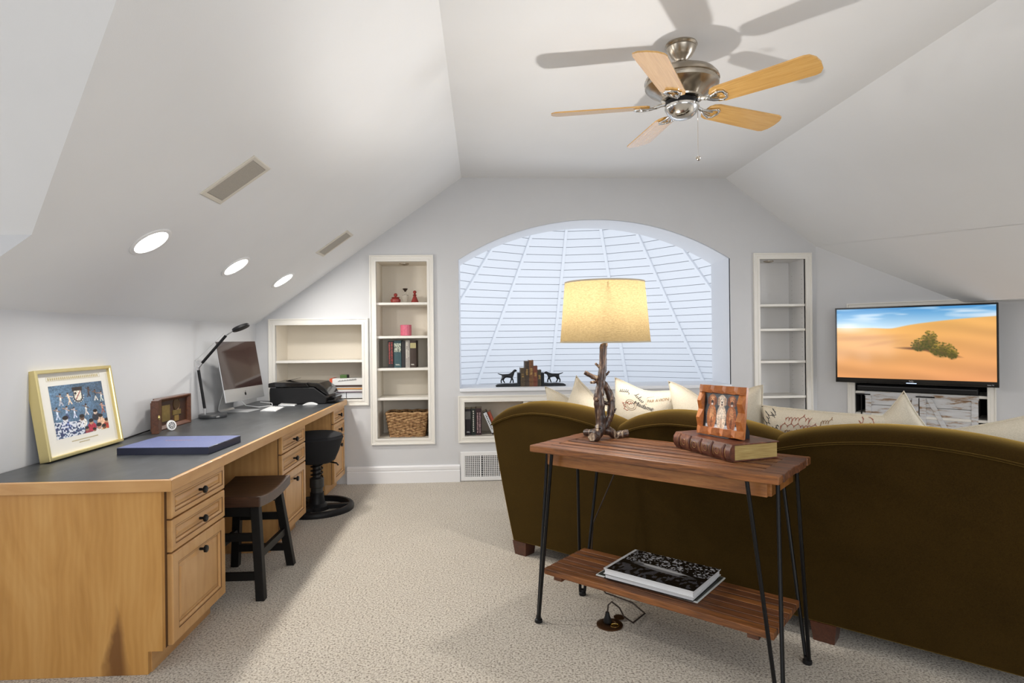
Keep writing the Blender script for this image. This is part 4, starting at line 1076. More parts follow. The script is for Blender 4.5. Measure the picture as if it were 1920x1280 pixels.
for (x, y) in ((.05, .045), (1.68, .045), (2.40, .045), (.05, .82), (1.25, .82), (2.40, .82)):
    m = MB(); c = .050
    m.add([(x-c*.8, y-c*.8, 0), (x+c*.8, y-c*.8, 0), (x+c*.8, y+c*.8, 0), (x-c*.8, y+c*.8, 0), (x-c, y-c, .081), (x+c, y-c, .081), (x+c, y+c, .081), (x-c, y+c, .081)],
          [(0, 3, 2, 1), (4, 5, 6, 7), (0, 1, 5, 4), (1, 2, 6, 5), (2, 3, 7, 6), (3, 0, 4, 7)])
    obj('foot', m, M['foot'], so)
# ------------------------------------------------------------------ pillows on the sofa
linen = NT('cream_linen'); linen.set(Roughness=.9)
nl = linen.noise(linen.coords((1, 1, 1)), 300, 2); linen.base(linen.ramp(nl, [(.3, (.54, .48, .37)), (.7, (.65, .59, .48))])); linen.bump(nl, .15, .002)
inkb = plain('black_ink', (.03, .028, .03), .8); inkr = plain('brick_ink', (.33, .09, .05), .8); inkt = plain('brown_ink', (.30, .17, .08), .8)
SM = Matrix.Translation(SO) @ Matrix.Rotation(SA, 4, 'Z')
def pillow_fn(w, h, t, p, chop, seed, sag=0):
    r = random.Random(seed); ph = [r.uniform(0, 6.28) for _ in range(6)]
    def fn(u, v, side):
        x = w/2*u*(1-p*(1-v*v)*abs(u)); z = h/2*v*(1-p*(1-u*u)*abs(v))
        z -= chop*math.exp(-(u/.55)**2)*max(0, (v+.2)/1.2)
        th = t/2*max(0, (1-u**4)*(1-v**4))**.55*(1-.25*chop/.06*math.exp(-(u/.4)**2)*max(0, v))
        wr = .0035*math.sin(5*u+3*v+ph[0])+.003*math.sin(9*v-4*u+ph[1])+.0022*math.sin(13*u*v+ph[2])
        return Vector((x, side*(th+wr*(1-u*u)*(1-v*v)), z))
    return fn
def pillow(label, s, y, z, w, h, t, tilt, lean_, yaw_, p=.09, chop=.0, seed=1, writing=None, name='throw_pillow'):
    o = thing(name, label, 'pillow', (0, 0, 0), group='pillows along the sofa')
    o.matrix_world = SM @ Matrix.Translation((s, y, z)) @ Matrix.Rotation(yaw_, 4, 'Z') @ Matrix.Rotation(lean_, 4, 'X') @ Matrix.Rotation(tilt, 4, 'Y')
    fn = pillow_fn(w, h, t, p, chop, seed); n = 26; vs = []; fs = []
    for sd in (-1, 1):
        for j in range(n+1):
            for i in range(n+1):
                u, v = -1+2*i/n, -1+2*j/n
                u = math.sin(u*PI/2)*.35+u*.65; v = math.sin(v*PI/2)*.35+v*.65
                vs.append(fn(u, v, sd))
    q = (n+1)**2
    for j in range(n):
        for i in range(n):
            a = j*(n+1)+i; fs += [(a, a+1, a+n+2, a+n+1), (q+a, q+a+n+1, q+a+n+2, q+a+1)]
    m = MB(); m.add(vs, fs); obj('cover', m, linen.m, o, smooth=80)
    pts = []
    for i in range(n): pts.append(fn(-1+2*i/n, -1, 1))
    for i in range(n): pts.append(fn(1, -1+2*i/n, 1))
    for i in range(n): pts.append(fn(1-2*i/n, 1, 1))
    for i in range(n+1): pts.append(fn(-1, 1-2*i/n, 1))
    obj('welt', MB().tube(pts, .0035, 6), linen.m, o, smooth=60)
    for (body, size, ink, cu, cv, rot_, shear, sx) in (writing or []):
        if isinstance(body, int):                                  # illegible cursive: one continuous pen stroke
            r_ = random.Random(body*7+int(size*1e4)+seed+int(cu*100)); nl_ = body; pts_ = []; ca, sa = math.cos(rot_), math.sin(rot_)
            for k_ in range(nl_):
                asc = r_.choice((.45, .45, .5, .9, -.35)); 
                for q in range(6):
                    f_ = q/6*2*PI; x_ = (k_-nl_/2+q/6)*size*.42*sx+.10*size*math.sin(f_); y_ = size*(.22*(1-math.cos(f_))*(asc/.45)); pts_.append((x_+shear*y_, y_))
            P3_ = []
            for (x_, y_) in pts_:
                X, Y = x_*ca-y_*sa, x_*sa+y_*ca
                P3_.append(fn(max(-.99, min(.99, cu+X/(w/2))), max(-.99, min(.99, cv+Y/(h/2))), -1)+Vector((0, -.0012, 0)))
            obj('printed_writing', MB().tube(P3_, .0012, 5), ink, o)
            continue
        me = text_mesh(body, size, 0.0, 'CENTER', shear, sx); me.materials.clear()
        ca, sa = math.cos(rot_), math.sin(rot_)
        for vv in me.vertices:
            X, Y = vv.co.x*ca-vv.co.y*sa, vv.co.x*sa+vv.co.y*ca
            u = max(-.99, min(.99, cu+X/(w/2))); v = max(-.99, min(.99, cv+Y/(h/2)))
            q_ = fn(u, v, -1); vv.co = q_+Vector((0, -.0035, 0))
        mesh_obj('printed_writing', me, ink, o)
    return o
rz_ = lambda d: R(d)
pillow('plain cream pillow with one raised corner, leftmost on the sofa', .285, .300, .735, .46, .46, .15, R(6), R(14), R(8), .10, .055, 2)
pillow('plain cream pillow with rounded peak left of the branch lamp', .415, .200, .735, .47, .47, .15, R(38), R(12), 0, .16, 0, 3)
wr = [('PAR AVION', .022, inkt, .50, .83, R(6), 0, 1.0), ('Madame', .036, inkb, .10, .66, R(-8), .3, 1.0), (6, .030, inkb, -.55, .84, R(18), .35, .9), (5, .028, inkr, -.50, .50, R(-55), .2, .9), (6, .028, inkb, -.1, .80, R(-30), .35, .9), (5, .022, inkr, -.35, .62, R(10), .2, .9)]
ps = pillow('cream pillow with postal script and PAR AVION stamp behind the lamp', .765, .200, .800, .37, .47, .14, R(9), R(12), 0, .07, .022, 5, wr)
fn = pillow_fn(.37, .47, .14, .07, .022, 5)
def ring_on(cu, cv, ru, rv, ink, par, rad=.0009):
    obj('printed_stamp', MB().tube([fn(cu+ru*math.cos(2*PI*i/32), cv+rv*math.sin(2*PI*i/32), -1)+Vector((0, -.001, 0)) for i in range(33)], rad, 5), ink, par)
ring_on(-.30, .60, .17, .13, inkt, ps); ring_on(-.30, .60, .12, .09, inkt, ps)
def line_on(pts, ink, par, rad=.0009): obj('printed_frame', MB().tube([fn(u, v, -1)+Vector((0, -.001, 0)) for u, v in pts], rad, 5), ink, par)
line_on([(.16, .72), (.86, .79), (.86, .95), (.16, .88), (.16, .72)], inkt, ps)
pillow('large plain cream pillow with two raised corners behind the dog photo', 1.165, .200, .805, .47, .50, .16, 0, R(12), 0, .07, .095, 7)
pillow('plain cream pillow tucked behind the large one near the dip in the sofa back', 1.20, .35, .695, .45, .46, .13, R(-4), R(12), 0, .08, .02, 8)
wr = [(8, .030, inkr, -.36, .90, R(3)+PI, .3, 1.1), (14, .029, inkr, -.28, .74, R(4)+PI, .3, 1.15), (8, .027, inkt, -.40, .58, PI, .3, 1.0), (6, .034, inkr, .52, .78, R(60), .2, .9), (5, .036, inkb, -.84, .74, R(65), .2, .9), (3, .034, inkb, -.72, .60, R(65), .2, .9), (2, .030, inkb, -.72, .88, R(70), .2, .9), (5, .025, inkt, .06, .90, R(6)+PI, .2, .9), (5, .032, inkr, .70, .80, R(75), .2, .9), (5, .028, inkt, .24, .76, R(6)+PI, .3, 1.0)]
pillow('long cream lumbar pillow printed with red and black script', 1.655, .200, .782, .54, .34, .17, R(1.5), R(16), 0, .05, 0, 9, wr, name='lumbar_pillow')
pillow('plain cream pillow standing on its point in front of the television', 1.925, .215, .728, .46, .46, .15, R(50), R(12), 0, .19, 0, 11)
pillow('plain cream pillow at the right end of the sofa', 2.40, .200, .755, .54, .50, .15, R(-21), R(12), 0, .07, 0, 13)

# ------------------------------------------------------------------ console table behind the sofa
CT = (.746, 2.513, 0); CA = R(-42)
ct = thing('console_table', 'rustic slatted wood console table on black hairpin legs', 'table', CT, CA)
def rustic(name, seed, warm=1.0):
    t = NT(name); t.set(Roughness=.55)
    v = t.n('ShaderNodeTexCoord'); mp_ = t.n('ShaderNodeMapping'); t.l(v.outputs['Object'], mp_.inputs[0]); mp_.inputs['Scale'].default_value = (1.2, 16, 16); mp_.inputs['Location'].default_value = (seed*3.1, seed*1.7, seed)
    a = t.noise(mp_.outputs[0], 2.4, 4, .6, .6); b = t.noise(mp_.outputs[0], 9, 3, .6, .3)
    c = t.ramp(a, [(.25, (.022, .009, .005)), (.42, (.10*warm, .033*warm, .010)), (.56, (.23*warm, .080*warm, .022)), (.66, (.24*warm, .095*warm, .032)), (.76, (.24, .185, .135))])
    c = t.mix(.4, c, t.ramp(b, [(.35, (.035, .013, .006)), (.7, (.28*warm, .10*warm, .03))]))
    t.base(c); t.bump(b, .3, .004); t.b.inputs['Coat Weight'].default_value = .12; t.b.inputs['Coat Roughness'].default_value = .35
    return t.m
RU = [rustic('rustic_wood_%d' % i, i, [1.0, 1.25, .8, 1.1][i]) for i in range(4)]
apr = wood('apron_pine', (.13, .042, .010), (.30, .110, .026), (.42, .18, .05), (1, 10, 10), 3, .4, .08, .25)
def wavy_board(x0, x1, y0, y1, z0, z1, wave0=0, wave1=0, seed=0, axis='x'):
    r = random.Random(seed); n = 40 if axis == 'x' else 18; a = []; b = []
    ph = [r.uniform(0, 6) for _ in range(3)]
    for i in range(n+1):
        f = i/n
        w = (math.sin(9*f+ph[0])+.8*math.sin(23*f+ph[1])+.5*math.sin(41*f+ph[2]))
        if axis == 'x': a.append((x0+(x1-x0)*f, y0+w*wave0)); b.append((x0+(x1-x0)*f, y1+w*wave1))
        else: a.append((x0+w*wave0, y0+(y1-y0)*f)); b.append((x1+w*wave1, y0+(y1-y0)*f))
    return MB().prism(a+b[::-1], z0, z1)
HX, HY, ZT = .527, .215, .800
ex = .075
obj('end_board', wavy_board(-HX, -HX+ex, -HY+.055, HY-.045, ZT-.030, ZT, .002, 0, 3, 'y'), RU[0], ct, bevel=.003)
obj('end_board', wavy_board(HX-ex, HX, -HY+.055, HY-.045, ZT-.030, ZT, 0, .002, 4, 'y'), RU[2], ct, bevel=.003)
obj('edge_board', wavy_board(-HX, HX, -HY, -HY+.055, ZT-.030, ZT, .0022, 0, 5), RU[1], ct, bevel=.004)
obj('edge_board', wavy_board(-HX, HX, HY-.045, HY, ZT-.030, ZT, 0, .002, 6), RU[3], ct, bevel=.004)
ny = 5; y0 = -HY+.055; yw = (2*HY-.10)/ny
for i in range(ny):
    box('slat', (-HX+ex-.0005, HX-ex+.0005, y0+yw*i+.0095, y0+yw*(i+1)-.0095, ZT-.028, ZT-.001), RU[i % 4], ct, bevel=.002)
dgr = plain('groove_shade', (.012, .006, .004), .9)  # near-black colour stands in for shade down in the slat gaps
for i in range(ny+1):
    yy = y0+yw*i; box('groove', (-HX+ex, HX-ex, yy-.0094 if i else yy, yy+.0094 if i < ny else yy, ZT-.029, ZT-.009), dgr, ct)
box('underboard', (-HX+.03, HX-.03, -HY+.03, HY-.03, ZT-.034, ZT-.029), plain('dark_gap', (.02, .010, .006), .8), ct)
for s in (-1, 1):
    box('apron', (-.472, .472, .150*s-.010, .150*s+.010, .710, ZT-.034), apr, ct, bevel=.002)
    box('apron', (.472*s-.010, .472*s+.010, -.140, .140, .710, ZT-.034), apr, ct, bevel=.002)
for i in range(7):
    yy = -.170+.0486*i
    box('shelf_slat', (-.492, .492, yy+.002, yy+.0448, .218+.001*(i % 2), .245), RU[(i*3+1) % 4], ct, bevel=.003)
for i in range(1, 7): box('groove', (-.491, .491, -.170+.0486*i-.0035, -.170+.0486*i+.0018, .220, .2425), dgr, ct)  # same painted shade between the shelf slats
for s in (-1, 1): box('shelf_batten', (.42*s-.02, .42*s+.02, -.165, .165, .203, .219), RU[2], ct)
for sx in (-1, 1):
    for sy in (-1, 1):
        foot = Vector((.515*sx, .182*sy, 0)); c = Vector((.458*sx, .163*sy, .768))
        spd = Vector((1, -1, 0)) if sx*sy > 0 else Vector((1, 1, 0))
        lg = obj('hairpin_leg', MB().tube([foot+Vector((0, 0, .012)), foot+spd*.008+Vector((0, 0, .02)), c+spd*.040], .0075, 10).tube([foot+Vector((0, 0, .012)), foot-spd*.008+Vector((0, 0, .02)), c-spd*.040], .0075, 10), M['black'], ct, smooth=50)
        obj('foot_cap', MB().lathe([(.016, 0), (.018, .004), (.017, .014), (.012, .018), (.011, .030)], 16, tuple(foot)), M['blackp'], lg, smooth=40)
        box('mount_plate', (c.x-.05, c.x+.05, c.y-.012, c.y+.012, .764, .767), M['black'], ct)
CM = Matrix.Translation(CT) @ Matrix.Rotation(CA, 4, 'Z')

# ------------------------------------------------------------------ driftwood branch lamp
LB = Vector((.58, 2.835, ZT)); U = .002505
bark = NT('driftwood'); bark.set(Roughness=.38)
vb = bark.coords((9, 9, 2.2)); na = bark.noise(vb, 4, 4, .6, 1.2)
bark.base(bark.ramp(na, [(.34, (.012, .006, .005)), (.50, (.050, .023, .015)), (.58, (.13, .070, .042)), (.68, (.50, .39, .27))])); bark.bump(na, .9, .006)
bark.b.inputs['Coat Weight'].default_value = .3; bark.b.inputs['Coat Roughness'].default_value = .3
lp = thing('table_lamp', 'driftwood branch table lamp with lit beige drum shade', 'lamp', LB)
def br(pts, rad, n=12, jit=.0014, seed=1):
    r = random.Random(seed); P_ = []; RR = []
    for i in range(len(pts)-1):
        for k in range(5):
            f = k/5; a, b = Vector(pts[i]), Vector(pts[i+1]); q = a.lerp(b, f)
            P_.append(q+Vector((r.uniform(-1, 1), r.uniform(-1, 1), r.uniform(-1, 1)))*jit); RR.append((rad[i]*(1-f)+rad[i+1]*f)*r.uniform(.92, 1.10))
    P_.append(Vector(pts[-1])); RR.append(rad[-1])
    return MB().tube(P_, RR, n)
def lx(px, py, d=0): return ((px-1137)*U, d, (822-py)*U)
obj('trunk', br([lx(1134, 645), lx(1133.9, 651), lx(1132, 679), lx(1130.8, 702.5, .0), lx(1127, 723, -.004), lx(1123, 741.6, -.010), lx(1124.5, 765, -.012), lx(1127, 788, -.010), lx(1124, 806, -.020), lx(1112, 818, -.045), (-.080, -.075, .0215)],
    [.0150, .0175, .0180, .0185, .0200, .0230, .0250, .0250, .0235, .0215, .0195], 14, .0016, 1), bark.m, lp, smooth=60)
obj('branch', br([lx(1131, 714), lx(1138, 724, .008), lx(1144, 737, .012), lx(1148.7, 752.5, .010), lx(1146, 777.5, .004), lx(1137, 798, .0), lx(1128, 808, -.008)], [.011, .0155, .0165, .0170, .0165, .0165, .014], 12, .0014, 2), bark.m, lp, smooth=60)
obj('branch_foot', br([lx(1128, 806), lx(1143, 808, .006), lx(1156, 818, .016), (.110, .020, .0195)], [.016, .0190, .0185, .0175], 12, .0012, 3), bark.m, lp, smooth=60)
obj('branch_foot', br([lx(1128, 804), lx(1118, 812, .030), (-.085, .085, .016)], [.014, .016, .0150], 12, .001, 4), bark.m, lp, smooth=60)
for i, (a, b, ra, rb) in enumerate(((lx(1127, 711), lx(1097, 697, -.01), .013, .0095), (lx(1126, 711), lx(1107.5, 716, -.02), .010, .006), (lx(1131, 690), lx(1118, 680.5), .009, .005), (lx(1134, 704), lx(1144.5, 696), .008, .004),
        (lx(1124, 748, -.01), lx(1115, 745, -.035), .014, .0125), (lx(1147, 777), lx(1156.5, 766), .007, .003), (lx(1130, 752), lx(1145, 757, .01), .008, .009))):
    mid = tuple((Vector(a)+Vector(b))/2+Vector((0, 0, -.004)))
    obj('twig', br([a, mid, b], [ra, (ra+rb)/2, rb], 10, .0008, 10+i), bark.m, lp, smooth=60)
obj('socket', MB().lathe([(.012, .435), (.012, .475), (.017, .478), (.017, .52)], 16), plain('socket_bronze', (.30, .22, .16), .4, .6), lp, smooth=35)
SZ0, SZ1, SR0, SR1 = .452, .735, .210, .186
sh_ = NT('linen_shade'); nsh = sh_.noise(sh_.coords((1, 1, 3)), 90, 3, .7)
colr = sh_.ramp(nsh, [(.3, (.130, .094, .045)), (.7, (.20, .150, .078))])
trl = sh_.n('ShaderNodeBsdfTranslucent'); dif = sh_.n('ShaderNodeBsdfDiffuse'); mx = sh_.n('ShaderNodeMixShader'); mx.inputs[0].default_value = .36
sh_.l(colr, trl.inputs[0]); sh_.l(colr, dif.inputs[0]); sh_.l(dif.outputs[0], mx.inputs[1]); sh_.l(trl.outputs[0], mx.inputs[2]); sh_.l(mx.outputs[0], sh_.t.nodes['Material Output'].inputs[0])
obj('shade', MB().lathe([(SR0, SZ0), (SR1, SZ1)], 56, caps=False), sh_.m, lp, smooth=60)
hem = plain('shade_hem', (.46, .40, .30), .8)
obj('shade_hem', MB().lathe([(SR0+.001, SZ0-.001), (SR0+.0008, SZ0+.006), (SR0-.001, SZ0+.006), (SR0-.001, SZ0-.001), (SR0+.001, SZ0-.001)], 56, caps=False), hem, lp, smooth=60)
obj('shade_hem', MB().lathe([(SR1+.001, SZ1+.001), (SR1+.0014, SZ1-.006), (SR1-.001, SZ1-.006), (SR1-.001, SZ1+.001), (SR1+.001, SZ1+.001)], 56, caps=False), hem, lp, smooth=60)
m = MB()
for k in range(3):
    a = 2*PI*k/3+.4; m.tube([(.016*math.cos(a), .016*math.sin(a), .51), (SR1*.97*math.cos(a), SR1*.97*math.sin(a), SZ1-.02)], .0016, 6)
obj('shade_spider', m, M['brass'], lp)
bem = NT('bulb_glass'); bem.base((1, 1, 1)); bem.b.inputs['Emission Color'].default_value = (1, .82, .55, 1); bem.b.inputs['Emission Strength'].default_value = 6
obj('bulb', MB().blob((0, 0, .565), .028, .028, .040, 16, 12), bem.m, lp, smooth=60)
pd = bpy.data.lights.new('lamp_bulb_light', 'POINT'); pd.energy = 26; pd.color = (1, .96, .91); pd.shadow_soft_size = .035
po = bpy.data.objects.new('lamp_bulb_light', pd); COL.objects.link(po); po.parent = lp; po.location = (0, 0, .625)
# ------------------------------------------------------------------ antique book and dog photograph
def place(o, x, y, z, rz): o.matrix_world = CM @ Matrix.Translation((x, y, z)) @ Matrix.Rotation(rz, 4, 'Z')
ob_ = thing('antique_book', 'thick antique brown leather book with ribbed spine lying on the console', 'book'); place(ob_, .225, .118, ZT, R(-31))
oldl = NT('worn_leather'); oldl.set(Roughness=.4)
nol = oldl.noise(oldl.coords(), 26, 4, .65); oldl.base(oldl.ramp(nol, [(.3, (.045, .014, .009)), (.55, (.13, .040, .020)), (.78, (.30, .13, .06))])); oldl.bump(nol, .2, .002)
BL, BD, BT = .180, .112, .066
box('cover', (-BL, BL, -BD, BD, BT-.005, BT), oldl.m, ob_, bevel=.002); box('cover', (-BL, BL, -BD, BD, 0, .005), oldl.m, ob_, bevel=.002)
pg = NT('old_pages'); pg.set(Roughness=.8); npg = pg.noise(pg.coords((1, 1, 40)), 12, 3); pg.base(pg.ramp(npg, [(.3, (.30, .19, .055)), (.7, (.52, .39, .15))]))
box('pages', (-BL+.006, BL-.006, -BD+.012, BD-.006, .005, BT-.005), pg.m, ob_)
m = MB(); prof = [(-BD+.012, 0), (-BD, .003), (-BD-.009, .016), (-BD-.012, BT/2), (-BD-.009, BT-.016), (-BD, BT-.003), (-BD+.012, BT)]
m.prism(prof, -BL, BL, 'x'); obj('spine', m, oldl.m, ob_, smooth=30)
gl = plain('worn_gilt', (.36, .21, .08), .45, .4)
for i in range(5):
    x = -BL*.78+BL*1.56*i/4; m = MB()
    m.tube([(x, -BD-.001, .004), (x, -BD-.0105, .016), (x, -BD-.0135, BT/2), (x, -BD-.0105, BT-.016), (x, -BD-.001, BT-.004)], .0045, 8); obj('raised_band', m, oldl.m, ob_, smooth=50)
    for dx in (-.011, .011):
        m = MB(); m.tube([(x+dx, -BD-.0005, .006), (x+dx, -BD-.0095, .017), (x+dx, -BD-.0122, BT/2), (x+dx, -BD-.0095, BT-.017)], .001, 5); obj('gilt_line', m, gl, ob_)
for i in range(4):
    x = -BL*.78+BL*1.56*(i+.5)/4; obj('gilt_ornament', MB().tube([(x+.012*math.cos(2*PI*k/12), -BD-.0125+.001*abs(math.sin(2*PI*k/12)), BT/2+.012*math.sin(2*PI*k/12)) for k in range(13)], .0009, 5), gl, ob_)
fp = thing('photo_frame', 'faceted orange wood frame with photo of three dogs on the antique book', 'photo frame')
fp.matrix_world = CM @ Matrix.Translation((.222, .071, ZT+BT+.004)) @ Matrix.Rotation(R(-19), 4, 'Z') @ Matrix.Rotation(R(-7), 4, 'X')
ofr = wood('orange_wood', (.24, .062, .012), (.40, .12, .024), (.54, .19, .045), (3, 3, 3), 5, .3, .04, .4)
FW, FH, FB = .115, .205, .033
box('back_board', (-FW+.002, FW-.002, .002, .010, .002, FH-.002), ofr, fp)
def facets(x0, x1, z0, z1, n, horiz):
    # a row of folded pyramids: zigzag ridge between low inner and outer edges
    for i in range(n):
        m = MB()
        if horiz:
            a = x0+(x1-x0)*i/n; b = x0+(x1-x0)*(i+1)/n; c = (a+b)/2; zm = (z0+z1)/2
            P_ = [(a, -.004, z0), (b, -.004, z0), (b, -.004, z1), (a, -.004, z1), (c, -.022, z0+.004), (c, -.018, z1-.002), (a, -.006, zm), (b, -.006, zm)]
        else:
            a = z0+(z1-z0)*i/n; b = z0+(z1-z0)*(i+1)/n; c = (a+b)/2; xm = (x0+x1)/2
            P_ = [(x0, -.004, a), (x0, -.004, b), (x1, -.004, b), (x1, -.004, a), (x0+.002, -.018, c), (x1-.004, -.022, c), (xm, -.006, a), (xm, -.006, b)]
        if horiz:
            F_ = [(0, 1, 4), (1, 7, 4), (7, 2, 5), (7, 5, 4), (2, 3, 5), (3, 6, 5), (6, 0, 4), (6, 4, 5)]
        else:
            F_ = [(0, 1, 4), (1, 7, 4), (7, 2, 5), (7, 5, 4), (2, 3, 5), (3, 6, 5), (6, 0, 4), (6, 4, 5)]
        m.add(P_, F_)
        v0 = len(m.v)
        q = [P_[0], P_[1], P_[2], P_[3]]
        m.add(q+[(p[0], .003, p[2]) for p in q], [(4, 5, 6, 7), (0, 1, 5, 4), (1, 2, 6, 5), (2, 3, 7, 6), (3, 0, 4, 7)])
        obj('facet', m, ofr, fp)
facets(-FW, FW, FH-FB, FH, 4, True); facets(-FW, FW, 0, FB, 4, True)
facets(-FW, -FW+FB*.8, FB, FH-FB, 2, False); facets(FW-FB, FW, FB, FH-FB, 2, False)
P = Paint(110, 95, (66, 70, 76)); P.a *= (.8+.4*P.noise(7, 6))[..., None]
P.rect(0, 1, .88, 1, (196, 198, 205)); P.rect(0, .08, 0, 1, (20, 18, 20))
for (cx, f1, f2, f3) in ((.24, (176, 108, 62), (214, 160, 112), (120, 66, 36)), (.52, (222, 200, 178), (240, 226, 208), (180, 150, 128)), (.80, (168, 98, 56), (208, 150, 104), (112, 60, 34))):
    P.ell(cx, .68, .135, .36, f1); P.ell(cx, .62, .06, .22, f2, .7); P.ell(cx-.07, .84, .035, .14, f1); P.ell(cx+.07, .84, .035, .14, f1); P.ell(cx, .82, .03, .14, f3, .8)
    P.ell(cx, .22, .11, .165, f1); P.ell(cx-.095, .24, .035, .12, f3); P.ell(cx+.095, .24, .035, .12, f3); P.ell(cx, .17, .055, .07, f2, .8); P.ell(cx, .29, .045, .075, f2 if cx == .52 else (90, 60, 48)); P.ell(cx, .33, .026, .03, (225, 210, 200) if cx != .52 else (120, 90, 80)); P.ell(cx, .26, .022, .022, (26, 20, 20))
    P.ell(cx-.035, .18, .012, .014, (24, 18, 16)); P.ell(cx+.035, .18, .012, .014, (24, 18, 16))
n3 = P.noise(40, 36); P.a *= (.82+.36*n3)[..., None]
print_obj('photograph', P, lambda u, v: (-FW+FB*.75+(2*FW-FB*1.75)*u, .0012, FB*.9+(FH-1.8*FB)*v), print_mat('photo_print', .3), fp)
m = MB(); m.prism([(.012, 0), (.075, 0), (.072, .03), (.012, .12)], .03, .085, 'x'); 
o = obj('easel_back', m, M['blackfab'], fp)
# ------------------------------------------------------------------ magazines on the lower shelf
tr_ = thing('picture_book', 'thin grey-green picture book with white edge, lowest of the shelf stack', 'book', group='picture books on the console shelf'); place(tr_, -.035, .048, .2455, 0)
box('cover', (-.228, .228, -.152, .152, 0, .006), plain('off_white_edge', (.62, .64, .62), .4), tr_, bevel=.003); box('cover_print', (-.222, .222, -.146, .146, .006, .0064), plain('grey_green_print', (.055, .062, .055), .35, var=.4, vscale=14), tr_)
b2 = thing('picture_book', 'black hardback picture book in the middle of the shelf stack', 'book', group='picture books on the console shelf'); place(b2, -.018, .018, .2523, R(1))
box('cover', (-.195, .195, -.135, .135, 0, .003), M['blackgloss'], b2); box('cover', (-.195, .195, -.135, .135, .017, .020), M['blackgloss'], b2); box('pages', (-.190, .193, -.132, .132, .003, .017), plain('white_pages', (.68, .69, .71), .7), b2)
b3 = thing('picture_book', 'black and white photo book on top of the shelf stack', 'book', group='picture books on the console shelf'); place(b3, -.012, .018, .2727, R(0))
box('cover', (-.199, .199, -.142, .142, 0, .0025), plain('white_board_cover', (.70, .71, .72), .4), b3); box('pages', (-.194, .194, -.139, .139, .0025, .0215), plain('white_pages2', (.66, .67, .69), .7), b3); box('cover', (-.199, .199, -.142, .142, .0215, .024), plain('white_board_cover2', (.70, .71, .72), .4), b3)
P = Paint(150, 105, (14, 14, 15))
a1 = P.noise(60, 42); a2 = P.noise(9, 6); P.put((a1 > .62)*(P.Y < .5)*(a2 > .35)*1.0, (165, 165, 170), .85); P.put((a1 > .8)*(P.Y < .42)*1.0, (215, 215, 218), .8)
a3 = P.noise(40, 14); P.put((a3 > .55)*(P.Y > .62)*1.0, (82, 82, 88), .8)
P.ell(.52, .55, .36, .085, (120, 120, 122), 1, .25, R(7)); P.ell(.50, .51, .30, .04, (205, 205, 205), .9, .5, R(7)); P.ell(.80, .60, .07, .06, (70, 70, 72), .9); P.ell(.78, .58, .03, .025, (10, 10, 10)); P.ell(.25, .52, .05, .05, (80, 80, 82), .7)
P.rect(0, .035, 0, 1, (205, 206, 208))
print_obj('cover_photo', P, lambda u, v: (-.198+.396*u, -.141+.282*v, .0243), print_mat('cover_print', .25, coat=.5), b3)
# ------------------------------------------------------------------ brass floor outlet and lamp cord
fo = thing('floor_outlet', 'round bronze floor outlet set in the carpet under the console', 'outlet', (.553, 2.672, 0))
brz = plain('aged_bronze', (.12, .060, .028), .35, .8)
obj('plate', MB().lathe([(.058, 0), (.058, .005), (.052, .008), (.030, .009), (.028, .006), (.001, .006)], 36), brz, fo, smooth=35)
obj('cap', MB().lathe([(.024, .006), (.024, .010), (.001, .011)], 24, (.055, .055, 0)), brz, fo, smooth=35)
obj('port', MB().lathe([(.020, .0085), (.020, .0105), (.016, .0105), (.015, .007), (.001, .007)], 24, (.018, -.022, 0)), M['brass'], fo, smooth=35)
lc = thing('lamp_cord', 'dark lamp cord running from the console to the floor outlet plug', 'cord', (.545, 2.68, .0))
obj('plug', MB().lathe([(.018, .010), (.019, .014), (.011, .040), (.008, .055)], 16), M['blackp'], lc, smooth=35)
obj('wire', MB().tube([(0, 0, .05), (.004, .002, .085), (.02, .0, .10), (.05, -.02, .08), (.06, -.06, .06), (.11, -.02, .012), (.19, .08, .006), (.16, .20, .006), (.05, .28, .02), (-.02, .31, .10), (.0, .33, .35), (.10, .26, .62), (.14, .24, .70)], .0035, 8), plain('brown_cord', (.03, .018, .013), .5), lc, smooth=60)
# ------------------------------------------------------------------ media niche, television, soundbar and barn-door cabinet in the corner wall
DM = Matrix.Translation((XD, YB, 0)) @ Matrix.Rotation(R(-45), 4, 'Z')       # local x = along the wall, -y = into the room
def dplace(o, s, h, z): o.matrix_world = DM @ Matrix.Translation((s, -h, z)); return o
s0, s1, z0, z1 = ND; cx = (s0+s1)/2; hw = (s1-s0)/2
mn = dplace(thing('media_niche', 'cream trimmed media niche built into the angled corner wall', 'bookcase'), cx, 0, z0)
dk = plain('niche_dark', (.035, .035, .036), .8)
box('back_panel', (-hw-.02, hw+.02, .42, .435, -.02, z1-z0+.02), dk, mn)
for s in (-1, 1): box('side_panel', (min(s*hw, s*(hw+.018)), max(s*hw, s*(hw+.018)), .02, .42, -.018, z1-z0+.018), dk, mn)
box('top_panel', (-hw, hw, .02, .42, z1-z0, z1-z0+.018), M['niche'], mn); box('bottom_panel', (-hw, hw, 0, .42, -.018, 0), M['niche'], mn)
for z in (.585, .775): box('shelf', (-hw, hw, .006, .42, z-.022-z0, z-z0), M['trim'], mn, bevel=.002)
trim(mn, -hw-.056, hw+.056, -.056, z1-z0+.056, lambda a, b, h: (a, -h, b))
tv = dplace(thing('television', 'large flat television on a wall arm showing a desert dune', 'television'), .762, .175, 1.181)
TW, TH = .560, .322
m = MB(); m.box(-TW, TW, 0, .030, -TH, TH); bz = obj('housing', m, M['blackgloss'], tv, bevel=.004)
m = MB(); m.rectsweep(-TW, TW, -TH, TH, [(0, 0), (0, .004), (.002, .006), (.010, .006), (.012, .002)], lambda a, b, h: (a, -h, b), fill=False); obj('bezel', m, M['blackgloss'], tv)
P = Paint(256, 140, (226, 160, 100)); X, Y = P.X, P.Y
